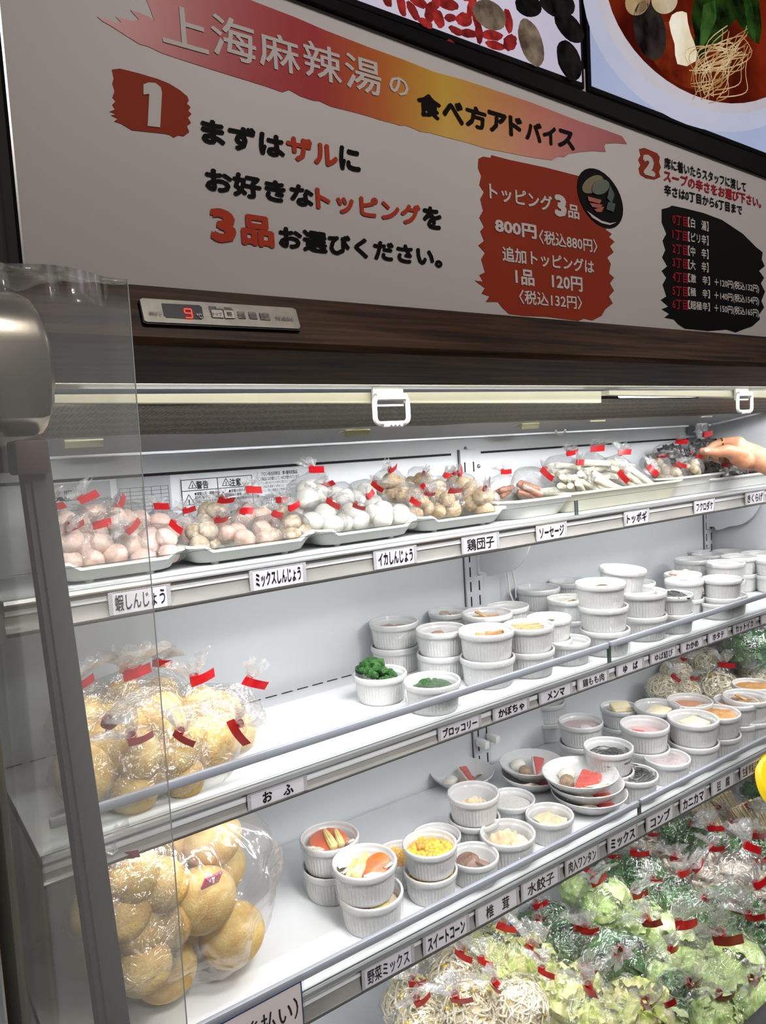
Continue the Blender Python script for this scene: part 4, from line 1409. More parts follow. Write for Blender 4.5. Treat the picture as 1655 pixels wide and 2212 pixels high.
def build_contents():
    C = CONT
    dark = fm('grey_liquid', '#c9c4bc', 0.3)  # pale grey liquid colour
    br = [('floret', broccoli_mesh(1), Matrix.Translation((-0.3, 0.05, 1.06)) @ Matrix.Scale(1.35, 4)), ('floret', broccoli_mesh(2), Matrix.Translation((0.25, 0.25, 0.66))), ('floret', broccoli_mesh(3), Matrix.Translation((0.2, -0.35, 0.6)))]
    C['broccoli_tall'] = br
    C['broccoli'] = [('floret', broccoli_mesh(4), Matrix.Translation((-0.25, -0.1, 0.68))), ('floret', broccoli_mesh(5), Matrix.Translation((0.28, 0.0, 0.6))), ('floret', broccoli_mesh(6), Matrix.Translation((-0.05, 0.38, 0.55)))]
    C['brown'] = lump('stewed_piece', fm('stew_brown', '#a5714a', 0.35, var=0.15, col2='#7c4c2f'), [(-0.25, 0.0, 0.72, 0.42, 0.3, 0.16, (0.1, 0.1, 0.3)), (0.3, 0.2, 0.66, 0.34, 0.3, 0.15, (0, 0.2, 1)), (0.15, -0.35, 0.64, 0.36, 0.25, 0.14, (0.1, 0, 2))], 3)
    C['tan'] = lump('tan_piece', fm('tan_piece', '#b9a184', 0.4, var=0.12, col2='#94785a'), [(-0.2, 0.1, 0.82, 0.3, 0.22, 0.15, (0.3, 0.2, 0.3)), (0.3, 0.0, 0.8, 0.28, 0.24, 0.13, (0, 0.3, 1.2)), (0.0, -0.35, 0.7, 0.36, 0.25, 0.12, (0, 0, 2))], 11)
    C['pumpkin'] = [fill_disc('fogged_base', 0.5, fm('dish_tone', '#d8d2c6', 0.4), 0.03)] + cut('pumpkin_wedge', fm('pumpkin_orange', '#d98a3c', 0.5, var=0.1, col2='#b96a25'), [(-0.2, -0.25, 0.83, 0.34, 0.22, 0.16, (0.3, 0.2, 0.4)), (0.42, -0.1, 0.88, 0.4, 0.22, 0.16, (0.1, -0.3, -0.2)), (0.1, 0.35, 0.72, 0.4, 0.24, 0.2, (0.2, 0.2, 1.2))]) + cut('pumpkin_rind', fm('rind_green', '#52602a', 0.4), [(0.5, -0.2, 0.93, 0.3, 0.05, 0.1, (0.1, -0.3, -0.2))], 0.01)  # dull beige disc fills the dish below the wedges
    bam = fm('bamboo_tan', '#c6a06a', 0.4, var=0.1, col2='#a37b45')
    C['menma'] = cut('bamboo_strip', bam, [(-0.25, 0.0, 0.95, 0.5, 0.16, 0.07, (0.1, 0.35, -0.8)), (0.1, 0.1, 0.82, 0.9, 0.17, 0.08, (0, 0.0, 0.2)), (0.1, -0.2, 0.8, 1.0, 0.16, 0.08, (0, 0.05, -0.1)), (-0.1, -0.4, 0.78, 0.8, 0.15, 0.08, (0, 0, 0.1)), (0.0, 0.4, 0.75, 0.9, 0.17, 0.09, (0, 0, -0.2))], 0.02)
    C['menma_full'] = cut('bamboo_strip', bam, [(0.05 * (k % 3 - 1), -0.5 + 0.14 * k, 0.86 + 0.03 * ((k * 7) % 3), 1.25 - 0.1 * abs(k - 4), 0.13, 0.09, (0.1 * (k % 2), 0.04, 0.12 * (k % 3 - 1))) for k in range(8)], 0.02)
    pal = fm('tofu_skin_pale', '#d9cf9e', 0.4, var=0.08)
    C['yuba'] = [('tofu_skin', petal('tofu_skin', pal, 2, 0.55, 0.4), Matrix.Translation((-0.05, 0.0, 0.82))), ('tofu_skin', petal('tofu_skin', pal, 5, 0.5, 0.3), Matrix.Translation((0.1, -0.25, 0.75)) @ Matrix.Rotation(0.9, 4, 'Z'))] + [fill_disc('lower_layer', 0.62, fm('tofu_skin_under', '#cfc7a4', 0.5), 0.08)]
    C['plain'] = [fill_disc('pale_filling', 0.72, fm('pale_filling', '#cfccc6', 0.5, var=0.08), 0.05)]
    C['cream'] = [fill_disc('cream_filling', 0.86, fm('cream_filling', '#dcd6b4', 0.5, var=0.06), 0.05)]
    C['wakame'] = [strands(34, 0.95, 0.72, 0.84, 0.05, fm('seaweed_dark', '#3a3f38', 0.35, var=0.3, col2='#191c19'), 5, 'seaweed'), fill_disc('under_layer', 0.68, fm('seaweed_under', '#2a2c27', 0.5), 0.03)]
    C['kombu'] = [strands(70, 1.0, 0.74, 0.92, 0.022, fm('kelp_dark', '#3b3c2f', 0.35, var=0.3, col2='#1c1d16'), 6, 'kelp'), fill_disc('under_layer', 0.72, fm('kelp_under', '#2b2a22', 0.5), 0.03)]
    C['kombu_low'] = [strands(40, 0.95, 0.52, 0.62, 0.022, FM['kelp_dark'], 9, 'kelp'), fill_disc('under_layer', 0.52, fm('kelp_grey', '#77756d', 0.5), 0.03)]
    pink = fm('scallop_pink', '#efd6c8', 0.35, var=0.1, col2='#dfb09b', sss=0.2)
    C['scallop'] = lump('scallop', pink, [(-0.35, 0.1, 1.0, 0.36, 0.3, 0.2, (0.1, 0, 0)), (0.25, 0.25, 0.98, 0.33, 0.3, 0.2, (0, 0.2, 1)), (0.3, -0.3, 0.95, 0.36, 0.28, 0.18, (0, 0, 2)), (-0.2, -0.4, 0.93, 0.33, 0.3, 0.17, (0.2, 0, 1))], 4)
    C['squid'] = lump('squid_piece', fm('squid_white', '#e8dccb', 0.3, var=0.06, col2='#d4bfa6', sss=0.2), [(-0.3, 0.0, 0.98, 0.4, 0.24, 0.15, (0.2, 0.2, 0.4)), (0.25, 0.2, 0.98, 0.42, 0.25, 0.14, (0, 0.3, -0.5)), (0.2, -0.35, 0.95, 0.4, 0.24, 0.15, (0, 0, 0.2)), (-0.2, 0.42, 0.92, 0.36, 0.26, 0.12, (0, 0, 1))], 9)
    C['corn'] = [('sweetcorn', kernels(), Matrix.Identity(4)), fill_disc('corn_layer', 0.62, fm('corn_under', '#e0b02c', 0.4), 0.12, 0.84)]
    bc, cs = baby_corn(), carrot_slice()
    on = fm('onion_white', '#eee6d6', 0.35, var=0.05)
    on1, on2 = petal('onion_piece', on, 1, 0.36, 0.26), petal('onion_piece', on, 7, 0.3, 0.22)
    base = fill_disc('vegetable_base', 0.6, fm('veg_base', '#e0cdb4', 0.5), 0.08)

    def T(x, y, z, rx, ry, rz, s=1.0):
        return Matrix.Translation((x, y, z)) @ Euler((rx, ry, rz)).to_matrix().to_4x4() @ Matrix.Scale(s, 4)
    cs2 = MB().lathe([(0, 0.05), (0.2, 0.052), (0.21, 0.046), (0.42, 0.05), (0.45, 0.03), (0.45, -0.03), (0.42, -0.05), (0, -0.05)], 30, mx=Matrix.Diagonal((0.8, 1.15, 1, 1))).mesh('carrot_slice', FM['carrot_orange'])

    def cob(x0, y0, x1, y1, z, s_):
        d_ = Vector((x1 - x0, y1 - y0, 0.12))
        return ('baby_corn', bc, Matrix.Translation(((x0 + x1) / 2, (y0 + y1) / 2, z)) @ d_.to_track_quat('Z', 'Y').to_matrix().to_4x4() @ Matrix.Diagonal((s_, s_, d_.length / 0.96, 1)))
    C['veg_front'] = [base, cob(-0.46, -0.62, -0.27, 0.25, 0.88, 0.85), cob(-0.26, -0.72, 0.06, 0.4, 0.95, 1.15), ('carrot_slice', cs2, T(0.36, -0.12, 0.86, 0.3, 0.25, -0.5, 0.98)), ('carrot_slice', cs, T(0.05, -0.5, 0.72, 0.1, -0.1, 0.3, 0.6)), ('onion_piece', on1, T(-0.55, 0.22, 0.82, 0.4, 0.1, 0.8)), ('onion_piece', on2, T(-0.62, -0.22, 0.8, 0.3, 0.4, 1.6)), ('onion_piece', on2, T(0.28, -0.62, 0.9, 0.4, 0, 0.2, 0.95)), ('onion_piece', on1, T(0.66, 0.0, 0.78, 0.2, 0.4, 1.4, 0.8))]
    C['veg_back'] = [base, ('carrot_slice', cs, T(-0.05, 0.0, 0.84, 0.12, 0.0, 0.2, 1.38)), cob(0.2, -0.62, -0.2, 0.34, 0.99, 1.0), cob(0.44, -0.5, 0.17, 0.34, 0.98, 0.85), ('onion_piece', on2, T(-0.6, -0.4, 0.86, 0.4, 0.2, 0.6, 0.8)), ('onion_piece', on2, T(0.66, -0.2, 0.88, 0.5, 0.4, 1.6, 0.8)), ('onion_piece', on2, T(-0.3, -0.62, 0.9, 0.6, 0.2, 0.2, 0.6))]
    C['veg_low'] = [base, ('carrot_slice', cs, T(-0.25, -0.38, 0.72, 0.1, 0.1, 0, 0.7)), cob(-0.05, -0.62, 0.55, -0.4, 0.74, 0.8)]
    cap = fm('shiitake_cap', '#8a6653', 0.5, var=0.15, col2='#5b3d30')
    mb = MB().lathe([(0, 0.2), (0.2, 0.19), (0.38, 0.12), (0.46, 0.0), (0.42, -0.05), (0.2, -0.02), (0, -0.02)], 28)
    sc1 = mb.mesh('shiitake_cap', cap)
    sc2 = MB().box((0, 0, 0), (0.42, 0.1, 0.2), 0.03).mesh('cut_face', fm('mushroom_flesh', '#e3d9c9', 0.5))
    C['shiitake'] = [('shiitake_cap', sc1, T(-0.3, -0.1, 0.7, 0.3, -0.3, 0, 1.15)), ('shiitake_cap', sc1, T(0.35, -0.2, 0.62, -0.5, 0.5, 0, 1.0)), ('cut_face', sc2, T(0.0, -0.35, 0.7, 0.5, 0.1, 0.2, 1.1)), fill_disc('grey_base', 0.4, fm('dish_tone2', '#cbc6c0', 0.5), 0.02)]  # plain grey disc lies under the mushrooms
    dp = dumpling(1)
    C['gyoza'] = [('dumpling', dp, T(-0.15, 0.12, 0.62, 0.15, 0, 0.15, 1.15)), ('dumpling', dp, T(0.35, -0.25, 0.56, -0.2, 0, 0.8, 0.95)), ('dumpling', dp, T(-0.2, -0.35, 0.5, 0.4, 0, 0.1, 0.9))]
    C['gyoza_pale'] = [('dumpling', dp, T(-0.1, -0.1, 0.5, 0.15, 0, 0.3, 1.0)), ('dumpling', dp, T(0.3, -0.1, 0.48, 0.2, 0, -0.4, 0.8))]
    wt = []
    mb = MB().grid(lambda u, v: ((u - 0.5) * 0.95, (v - 0.5) * 0.9, 0.42 * (1 - abs(u - 0.5) * 1.6) * (1 - abs(v - 0.55) * 1.4) + 0.03 * math.sin(9 * u + 5 * v)), 16, 16)
    wm = mb.mesh('wonton', FM['dumpling_dough'])
    C['wonton'] = [('wonton', wm, T(-0.12, -0.1, 0.62, 0.3, 0.2, 0.5, 0.95)), ('wonton', wm, T(0.3, -0.1, 0.6, 0.2, -0.3, 1.3, 0.85)), ('wonton', wm, T(0.0, 0.35, 0.55, 0.1, 0.1, 0.1, 0.8))]
    red = fm('crab_stick_red', '#d3453f', 0.35, var=0.1, col2='#b82d2c')
    wcs = fm('crab_stick_white', '#ecdcd3', 0.35, var=0.05)
    C['crab'] = cut('crab_stick', red, [(-0.3, -0.1, 0.72, 0.5, 0.18, 0.1, (0.1, 0.1, -0.2)), (0.1, -0.4, 0.68, 0.5, 0.18, 0.1, (0, 0.1, 0.3))]) + [fill_disc('pink_base', 0.58, fm('pink_base', '#d9b4b0', 0.5, var=0.1), 0.06)]
    C['crab_frost'] = [fill_disc('frosted_base', 0.86, fm('frost_mauve', '#b3a6a6', 0.5, var=0.12, col2='#9c8c8d'), 0.04)]
    C['naruto'] = [fill_disc('pink_filling', 0.72, fm('pink_filling', '#d3b3b3', 0.5, var=0.1), 0.08)] + lump('fish_cake', fm('fish_cake', '#e3d6d0', 0.4), [(0.1, -0.35, 0.8, 0.3, 0.24, 0.1, (0.1, 0, 0.2))], 2)
    tf = fm('tofu_cream', '#f3e6bf', 0.4, var=0.03, sss=0.2)
    C['tofu'] = cut('tofu_block', tf, [(0.0, -0.08, 0.7, 1.0, 0.8, 0.36, (0.06, 0.0, 0.35))], 0.05)
    C['tofu_high'] = cut('tofu_block', tf, [(0.05, 0.0, 0.98, 1.0, 0.6, 0.3, (0.3, 0.0, 0.1)), (0.1, -0.25, 0.86, 0.95, 0.4, 0.24, (0.3, 0, 0.1))], 0.04)
    C['aage'] = [fill_disc('fried_tofu', 0.84, fm('fried_tofu', '#cf9a5c', 0.6, var=0.12, col2='#b57a38', scale=6), 0.12)]
    C['orange'] = [fill_disc('orange_filling', 0.72, fm('orange_filling', '#c98f66', 0.5, var=0.12), 0.06)]
    # shallow plates: egg, meatball, crab stick, pale mushroom
    egg = MB().blob((0, 0, 0), (0.2, 0.17, 0.16), 0, 1, 0, 3).mesh('quail_egg', fm('egg_white', '#efeadb', 0.3, var=0.03))
    ball = MB().blob((0, 0, 0), 0.17, 0.1, 2, 2, 3, fine=0.06, ffreq=9).mesh('meatball', fm('meatball_tan', '#a98f70', 0.6, var=0.12, col2='#8a6f50'))
    smat, sm2 = fm('crab_stick_plate', '#dc6152', 0.35, var=0.12, col2='#c9463e'), wcs

    def slab(nm_, pts, z, h, m_):
        mb_ = MB().prism([Vector((x, y, z + 0.1 * y)) for x, y in pts], h, 'Z')
        bmesh.ops.bevel(mb_.bm, geom=mb_.bm.edges[:], offset=0.02, segments=2, affect='EDGES')
        return (nm_, mb_.mesh(nm_, m_), Matrix.Identity(4))
    sh_ = petal('pale_mushroom', fm('pale_mushroom', '#dccdb4', 0.5, var=0.1), 3, 0.36, 0.16)
    C['plate_a'] = [('quail_egg', egg, T(-0.28, 0.3, 0.24, 0, 0, 0.3, 1.2)), ('meatball', ball, T(-0.38, -0.12, 0.24, 0, 0, 0, 1.15)), slab('crab_stick', ((-0.3, -0.5), (0.32, -0.44), (0.6, 0.04), (0.16, 0.36)), 0.2, 0.13, smat), ('pale_mushroom', sh_, T(0.22, -0.62, 0.3, 0.3, 0, 0.1, 1.0)), ('pale_mushroom', sh_, T(0.5, -0.45, 0.28, 0.3, 0.2, 0.5, 0.9))]
    C['plate_b'] = [('quail_egg', egg, T(-0.38, 0.24, 0.24, 0, 0, 0.3, 1.25)), ('meatball', ball, T(-0.26, -0.26, 0.24, 0, 0, 0, 1.15)), slab('crab_stick', ((0.04, -0.56), (0.27, -0.14), (0.48, 0.36), (0.16, 0.52)), 0.22, 0.13, smat), slab('crab_stick_side', ((-0.02, -0.46), (0.03, -0.56), (0.15, 0.52), (0.1, 0.52)), 0.22, 0.14, sm2)]
    C['plate_c'] = [('quail_egg', egg, T(-0.37, -0.24, 0.22, 0, 0, 0.3, 1.15)), ('meatball', ball, T(-0.04, -0.42, 0.22, 0, 0, 0, 1.0)), slab('crab_stick', ((0.22, -0.5), (0.36, -0.42), (0.19, 0.48), (-0.06, 0.42)), 0.22, 0.13, smat), slab('crab_stick_side', ((0.12, -0.45), (0.21, -0.5), (-0.07, 0.42), (-0.12, 0.36)), 0.22, 0.14, sm2), ('pale_mushroom', sh_, T(0.45, -0.05, 0.26, 0.3, 0.4, 1.2, 1.0))]
    C['plate_low'] = [slab('crab_stick', ((0.0, -0.75), (0.5, -0.6), (0.55, -0.35), (0.1, -0.4)), 0.2, 0.1, smat), ('pale_mushroom', sh_, T(-0.3, -0.6, 0.25, 0.1, 0, 0, 1.0))]


build_contents()


def add_contents(root, kind):
    for it in CONT[kind]:
        nm, me = it[0], it[1]
        o = link(nm, me, root)
        if len(it) > 2:
            o.matrix_local = it[2]
        if nm in ('sweetcorn', 'seaweed', 'kelp'):
            o['kind'] = 'stuff'


def solve_rim(px, py, w, shelf, n, pitch, hr):
    """centre and radius of the topmost rim seen at (px, py) with picture width w"""
    r = 0.045
    P = Vector((0.8, 0.9, -0.4))
    for _ in range(12):
        z = shelf_z(shelf, P.x) + r * (pitch * (n - 1) + hr)
        P = atZ(px, py, z)
        r = (w / 2) * depth(P) / F_PX * 0.985
    return P, r


rk = random.Random(21)
RAMS = []


def stack(shelf, px, py, w, n, kind, desc, low='plain', off=(), tilt=None, rot=0.0, seen_low=True, group=None):
    pitch = 0.955
    P, r = solve_rim(px, py, w, shelf, n, pitch, RH)
    P.y = max(P.y, SH[shelf]['yf'] + 0.009 + 0.97 * r)
    P.x = min(P.x, XR - 0.004 - r)
    grp = group or {2: 'white ramekins on the middle shelf', 3: 'white ramekins on the lowest shelf'}[shelf]
    base = shelf_z(shelf, P.x) + 0.0006
    for lv in range(n):
        top = lv == n - 1
        dx_, dy_ = (off[n - 1 - lv - 1] if (not top and len(off) >= n - 1 - lv) else (0, 0))
        if top:
            lab = f'white fluted ramekin with {desc}'
        elif n == 2:
            lab = f'bottom ramekin under the one with {desc}'
        else:
            lab = ('middle' if lv == n - 2 else 'bottom') + f' ramekin under the one with {desc}'
        loc = (P.x + dx_ * r, P.y + dy_ * r, base + lv * pitch * r)
        t = thing('ramekin', lab, 'bowl', loc, grp, rot=(0, 0, rot - 0.63 if top or low != 'plain' else rk.uniform(-0.5, 0.5)), scale=r)
        if tilt and top:
            t.rotation_euler = (tilt[0], tilt[1], rot - 0.63)
        if not top:
            t.location.z += 0
        link('dish', DISH, t)
        k = rk.randrange(5)
        c = link('cling_film', CLING[k], t)
        c.rotation_euler = (0, 0, rk.uniform(0, 6.28))
        if top:
            if kind not in ('broccoli_tall', 'scallop', 'squid', 'tofu_high'):
                l_ = link('film_lid', LID[rk.randrange(3)], t)
                l_.rotation_euler = (0, 0, rk.uniform(0, 6.28))
            add_contents(t, kind)
        else:
            add_contents(t, low)
        RAMS.append((t, loc, r))


# ---- middle shelf
stack(2, 851, 1341, 109, 2, 'brown', 'brown stew, behind the tall broccoli', rot=0.2)
stack(2, 821, 1452, 118, 1, 'broccoli_tall', 'tall green broccoli bulging from it', rot=0.1)
stack(2, 934, 1468, 126, 1, 'broccoli', 'low green broccoli, second of the broccoli pair')
stack(2, 952, 1356, 111, 2, 'brown', 'brown pieces, above the low broccoli', rot=1.4)
stack(2, 1050, 1359, 122, 2, 'pumpkin', 'orange pumpkin bits, nearest the rail', low='plain', rot=-0.2)
stack(2, 970, 1319, 92, 2, 'tan', 'two tan pieces standing up, at the back')
stack(2, 1052, 1322, 111, 2, 'menma', 'bamboo strip poking up, behind the pumpkin one', rot=0.2)
stack(2, 1141, 1348, 111, 2, 'menma_full', 'tan bamboo strips filled flush', rot=0.3)
stack(2, 1096, 1308, 94, 2, 'plain', 'grey film, behind the flush bamboo strips')
stack(2, 1186, 1332, 97, 2, 'yuba', 'pale film heap, right of the bamboo strips')
stack(2, 1227, 1381, 97, 1, 'plain', 'low grey film lid, left of the triple stack')
stack(2, 1162, 1268, 95, 2, 'plain', 'wide grey lid by the hanging cable')
stack(2, 1230, 1254, 88, 2, 'plain', 'grey lid at the back, behind the yellowish one')
stack(2, 1226, 1291, 92, 2, 'yuba', 'yellowish film, left of the triple stack', rot=0.6)
stack(2, 1299, 1257, 108, 3, 'yuba', 'pale yellow pieces, front triple stack', off=((0.09, -0.03), (0.12, -0.06)))
stack(2, 1386, 1276, 105, 2, 'plain', 'wide grey film lid, under the leaning cream one')
stack(2, 1340, 1226, 101, 3, 'cream', 'cream lid leaning high on the back stack', tilt=(0.03, 0.1), off=((0.3, -0.3), (0.35, -0.35)))
stack(2, 1376, 1257, 78, 2, 'plain', 'small grey lid behind the wide grey lid')
stack(2, 1449, 1318, 84, 1, 'wakame', 'dark seaweed, low and right of the wide lid')
stack(2, 1504, 1289, 86, 2, 'wakame', 'dark film lid, front of the seaweed rows', rot=1)
stack(2, 1478, 1252, 81, 2, 'plain', 'grey film, left of the frosted top ones')
stack(2, 1475, 1239, 78, 2, 'scallop', 'pink scallop lumps bulging above the rim')
stack(2, 1556, 1301, 68, 1, 'plain', 'low small rim beside the squid')
stack(2, 1596, 1286, 83, 1, 'squid', 'pale squid pieces bulging, nearest the right rail', rot=0.4)
stack(2, 1536, 1276, 70, 1, 'scallop', 'pale pink scallops, between the seaweed and the squid')
stack(2, 1495, 1207, 75, 2, 'plain', 'grey lid, second row from the back, first one')
stack(2, 1567, 1214, 80, 2, 'plain', 'grey rippled lid in front at the right end')
stack(2, 1596, 1201, 76, 2, 'plain', 'grey lid behind the rippled one')
stack(2, 1668, 1207, 72, 2, 'plain', 'grey lid cut by the right picture edge')
stack(2, 1499, 1185, 68, 2, 'naruto', 'pinkish lid in the corner, rearmost')
stack(2, 1530, 1197, 68, 2, 'plain', 'grey lid between the corner and rippled ones')
stack(2, 1573, 1190, 66, 2, 'naruto', 'pinkish lid along the end wall')
stack(2, 1636, 1194, 70, 2, 'plain', 'white lid along the end wall, last one')
stack(2, 1648, 1258, 86, 2, 'plain', 'grey lid right of the rippled one, nearer the rail')
# ---- lowest shelf
stack(3, 712, 1805, 131, 2, 'veg_back', 'big carrot slice under two baby corns', low='veg_low')
stack(3, 787, 1858, 144, 2, 'veg_front', 'two baby corns beside a carrot slice', low='veg_low', off=((0.1, -0.1),))
stack(3, 928, 1820, 120, 2, 'corn', 'yellow sweetcorn heaped, top of two', low='corn', off=((-0.03, 0.0),))
stack(3, 866, 1843, 114, 1, 'corn', 'sweetcorn, half hidden by the baby corn one')
stack(3, 943, 1803, 108, 1, 'plain', 'empty rim peeping behind the sweetcorn')
stack(3, 1028, 1848, 110, 1, 'shiitake', 'brown shiitake mushroom')
stack(3, 1022, 1711, 114, 2, 'gyoza_pale', 'pale dumpling in milky film, set on a larger one', off=((0.0, 0.0),))
stack(3, 1104, 1724, 105, 1, 'plain', 'grey film, right of the milky one')
stack(3, 1112, 1805, 123, 1, 'gyoza', 'boiled dumplings, nearest the rail')
stack(3, 1187, 1757, 105, 1, 'wonton', 'folded wontons, left of the plates')
stack(3, 1314, 1611, 107, 2, 'kombu_low', 'grey kelp film, behind the stacked plates')
stack(3, 1373, 1671, 104, 1, 'kombu', 'dark kelp strands, right of the plates')
stack(3, 1254, 1556, 97, 2, 'naruto', 'pink film, back left of the kelp')
stack(3, 1180, 1513, 84, 2, 'plain', 'white lid, rearmost left pair')
stack(3, 1338, 1526, 82, 2, 'tofu_high', 'tofu block standing above the rim')
stack(3, 1420, 1524, 98, 2, 'tofu', 'cream tofu, rear of the tofu pair', rot=0.5)
stack(3, 1392, 1563, 105, 2, 'crab', 'red crab stick under film', low='plain')
stack(3, 1440, 1634, 100, 1, 'crab_frost', 'mauve frosted lid, below the crab stick one')
stack(3, 1497, 1549, 107, 2, 'tofu', 'cream tofu, front of the tofu pair', low='plain', rot=0.2)
stack(3, 1569, 1542, 98, 2, 'aage', 'golden fried tofu, right of the tofu')
stack(3, 1490, 1512, 96, 2, 'orange', 'orange brown filling, behind the tofu pair')
stack(3, 1590, 1512, 92, 2, 'orange', 'orange filling, half hidden behind shiny film')
stack(3, 1626, 1506, 98, 2, 'menma', 'shiny streaked film at the right edge')
stack(3, 1625, 1477, 84, 2, 'aage', 'golden dumpling under streaked film, rearmost right')

# ---- shallow plates
prof = [(0, 0.04), (0.42, 0.04), (0.45, 0.0), (0.52, 0.0), (0.55, 0.05), (0.75, 0.16), (0.93, 0.33), (0.985, 0.405), (1.0, 0.44), (0.985, 0.455), (0.96, 0.44), (0.9, 0.35), (0.72, 0.21), (0.5, 0.12), (0, 0.1)]
PLATE = MB().lathe(prof, 64).mesh('dish', MT['porcelain'])
PLID = MB().lathe([(1.005, 0.42), (1.0, 0.462), (0.96, 0.46), (0.6, 0.44), (0, 0.43)], 48).mesh('film_lid', MT['cling'])
PUND = MB().lathe([(1.01, 0.44), (0.97, 0.36), (0.8, 0.17), (0.7, 0.1)], 64, lambda th, r, z, i: 0.012 * math.sin(17 * th + z * 8)).mesh('cling_film', MT['cling'])


def plates(px, py, w, n, kind, desc, offs=()):
    pitch = 0.27
    P, r = solve_rim(px, py, w, 3, n, pitch, 0.45)
    base = shelf_z(3, P.x) + 0.0006
    for lv in range(n):
        top = lv == n - 1
        ox, oy = offs[lv] if lv < len(offs) else (0, 0)
        lab = f'shallow white plate with {desc}' if top else (('middle' if lv == 1 else 'bottom') + f' white plate of the stack topped with {desc}')
        t = thing('plate', lab, 'plate', (P.x + ox * r, P.y + oy * r, base + lv * pitch * r), 'mixed topping plates on the lowest shelf', scale=r, rot=(0, 0, -0.63))
        link('dish', PLATE, t)
        link('cling_film', PUND, t)
        if top:
            link('film_lid', PLID, t)
        add_contents(t, kind if top else 'plate_low')


plates(998, 1665, 141, 1, 'plate_c', 'red crab stick alone by the back wall')
plates(1148, 1645, 140, 2, 'plate_b', 'egg, meatball and crab stick, pair behind', ((-0.06, -0.12),))
plates(1253, 1667, 164, 3, 'plate_a', 'large crab stick, meatball and egg', ((0.2, -0.12), (0.14, -0.06)))

# ------------------------------------------------------------------ bags: film, gathered neck, tail, red tape (unit: body radius 1)


def bag_meshes(seed, flat=0.78, big=False, fmat='bag'):
    rng = random.Random(seed)
    ph = [rng.uniform(0, 6.28) for _ in range(10)]
    seg = 44
    prof = []
    for k in range(13):
        a = -PI / 2 + (PI * 0.82) * k / 12
        prof.append((math.cos(a), flat * math.sin(a), 0.0))
    r0, z0, _ = prof[-1]
    zn = flat + 0.22
    for k in range(1, 7):
        f = k / 6
        prof.append((r0 + (0.085 - r0) * (1 - (1 - f) ** 1.8), z0 + (zn - z0) * f, f))
    mb = MB()
    lean = (rng.uniform(-0.12, 0.12), rng.uniform(-0.12, 0.12))

    def put(profile, hole=False):
        rings = []
        for (r, z, p) in profile:
            if r < 1e-4:
                rings.append([mb.bm.verts.new((0, 0, z))])
                continue
            ring = []
            for k in range(seg):
                th = 2 * PI * k / seg
                v = (z + flat) / (2 * flat)
                rr = r * (1 + 0.06 * math.sin(3 * th + ph[0] + 2 * v) + 0.05 * math.sin(5 * th + ph[1] - 4 * v))
                rr += r * max(0, v - 0.25) * 0.055 * (math.sin(13 * th + ph[2]) + 0.6 * math.sin(21 * th + ph[3]))
                rr *= 1 + 0.05 * mnoise.noise(Vector((3 * math.cos(th), 3 * math.sin(th), 4 * z + seed)))
                ring.append(mb.bm.verts.new((rr * math.cos(th) + lean[0] * p, rr * math.sin(th) * 0.9 + lean[1] * p, z)))
            rings.append(ring)
        for a, b_ in zip(rings[:-1], rings[1:]):
            for k in range(seg):
                k2 = (k + 1) % seg
                if len(a) == 1:
                    mb.bm.faces.new((a[0], b_[k2], b_[k]))
                else:
                    mb.bm.faces.new((a[k], a[k2], b_[k2], b_[k]))
    prof[0] = (0, -flat, 0)
    put(prof)
    body = mb.mesh('film', MT[fmat])
    # pleated tail fan above the tie
    mb = MB()
    L_ = 0.42 if not big else 0.5
    sx, sy = rng.uniform(-0.35, 0.35), rng.uniform(-0.35, 0.35)
    rings = []
    for j in range(7):
        f = j / 6
        ring = []
        for k in range(seg):
            th = 2 * PI * k / seg
            r = 0.08 + 0.32 * f ** 0.9
            r *= 1 + (0.15 + 0.35 * f) * math.sin(7 * th + ph[4]) + 0.2 * f * math.sin(12 * th + ph[5])
            h = L_ * f * (1 + 0.22 * math.sin(2 * th + ph[6]) + 0.12 * math.sin(9 * th + ph[7]))
            ring.append(mb.bm.verts.new((lean[0] + sx * f * f + r * math.cos(th), lean[1] + sy * f * f + 0.4 * r * math.sin(th), zn + h)))
        rings.append(ring)
    for a, b_ in zip(rings[:-1], rings[1:]):
        for k in range(seg):
            k2 = (k + 1) % seg
            mb.bm.faces.new((a[k], a[k2], b_[k2], b_[k]))
    tail = mb.mesh('gathered_tail', MT['tail'])
    # red tape: a band round the neck and a folded flag
    ts = 0.2 if not big else 0.14
    mb = MB()
    mb.lathe([(0.085, -ts * 0.75), (0.1, -ts * 0.7), (0.1, ts * 0.7), (0.085, ts * 0.75)], 18)
    a = rng.uniform(-1.2, 0.2)
    d = Vector((math.cos(a), math.sin(a), rng.uniform(-0.3, 0.3)))
    nrm = Vector((math.sin(a), -math.cos(a), 0))
    fl = 0.52 if not big else 0.44

    def fg(u, v):
        t = -0.14 + (fl + 0.14) * u
        return d * t + Vector((0, 0, (v - 0.5) * 1.5 * ts)) + nrm * (0.105 + 0.05 * math.sin(u * 3.2))
    mb.grid(fg, 8, 2)

    def fg2(u, v):
        return Vector(fg(u, v)) + nrm * 0.012
    mb.grid(fg2, 8, 2)
    for v in mb.bm.verts:
        v.co += Vector((lean[0], lean[1], zn))
    tape = mb.mesh('red_tape', MT['red'])
    return body, tail, tape


BAGS = [bag_meshes(k) for k in range(4)]
BIGB = [bag_meshes(10 + k, 0.85, True, 'bag_clear') for k in range(5)]


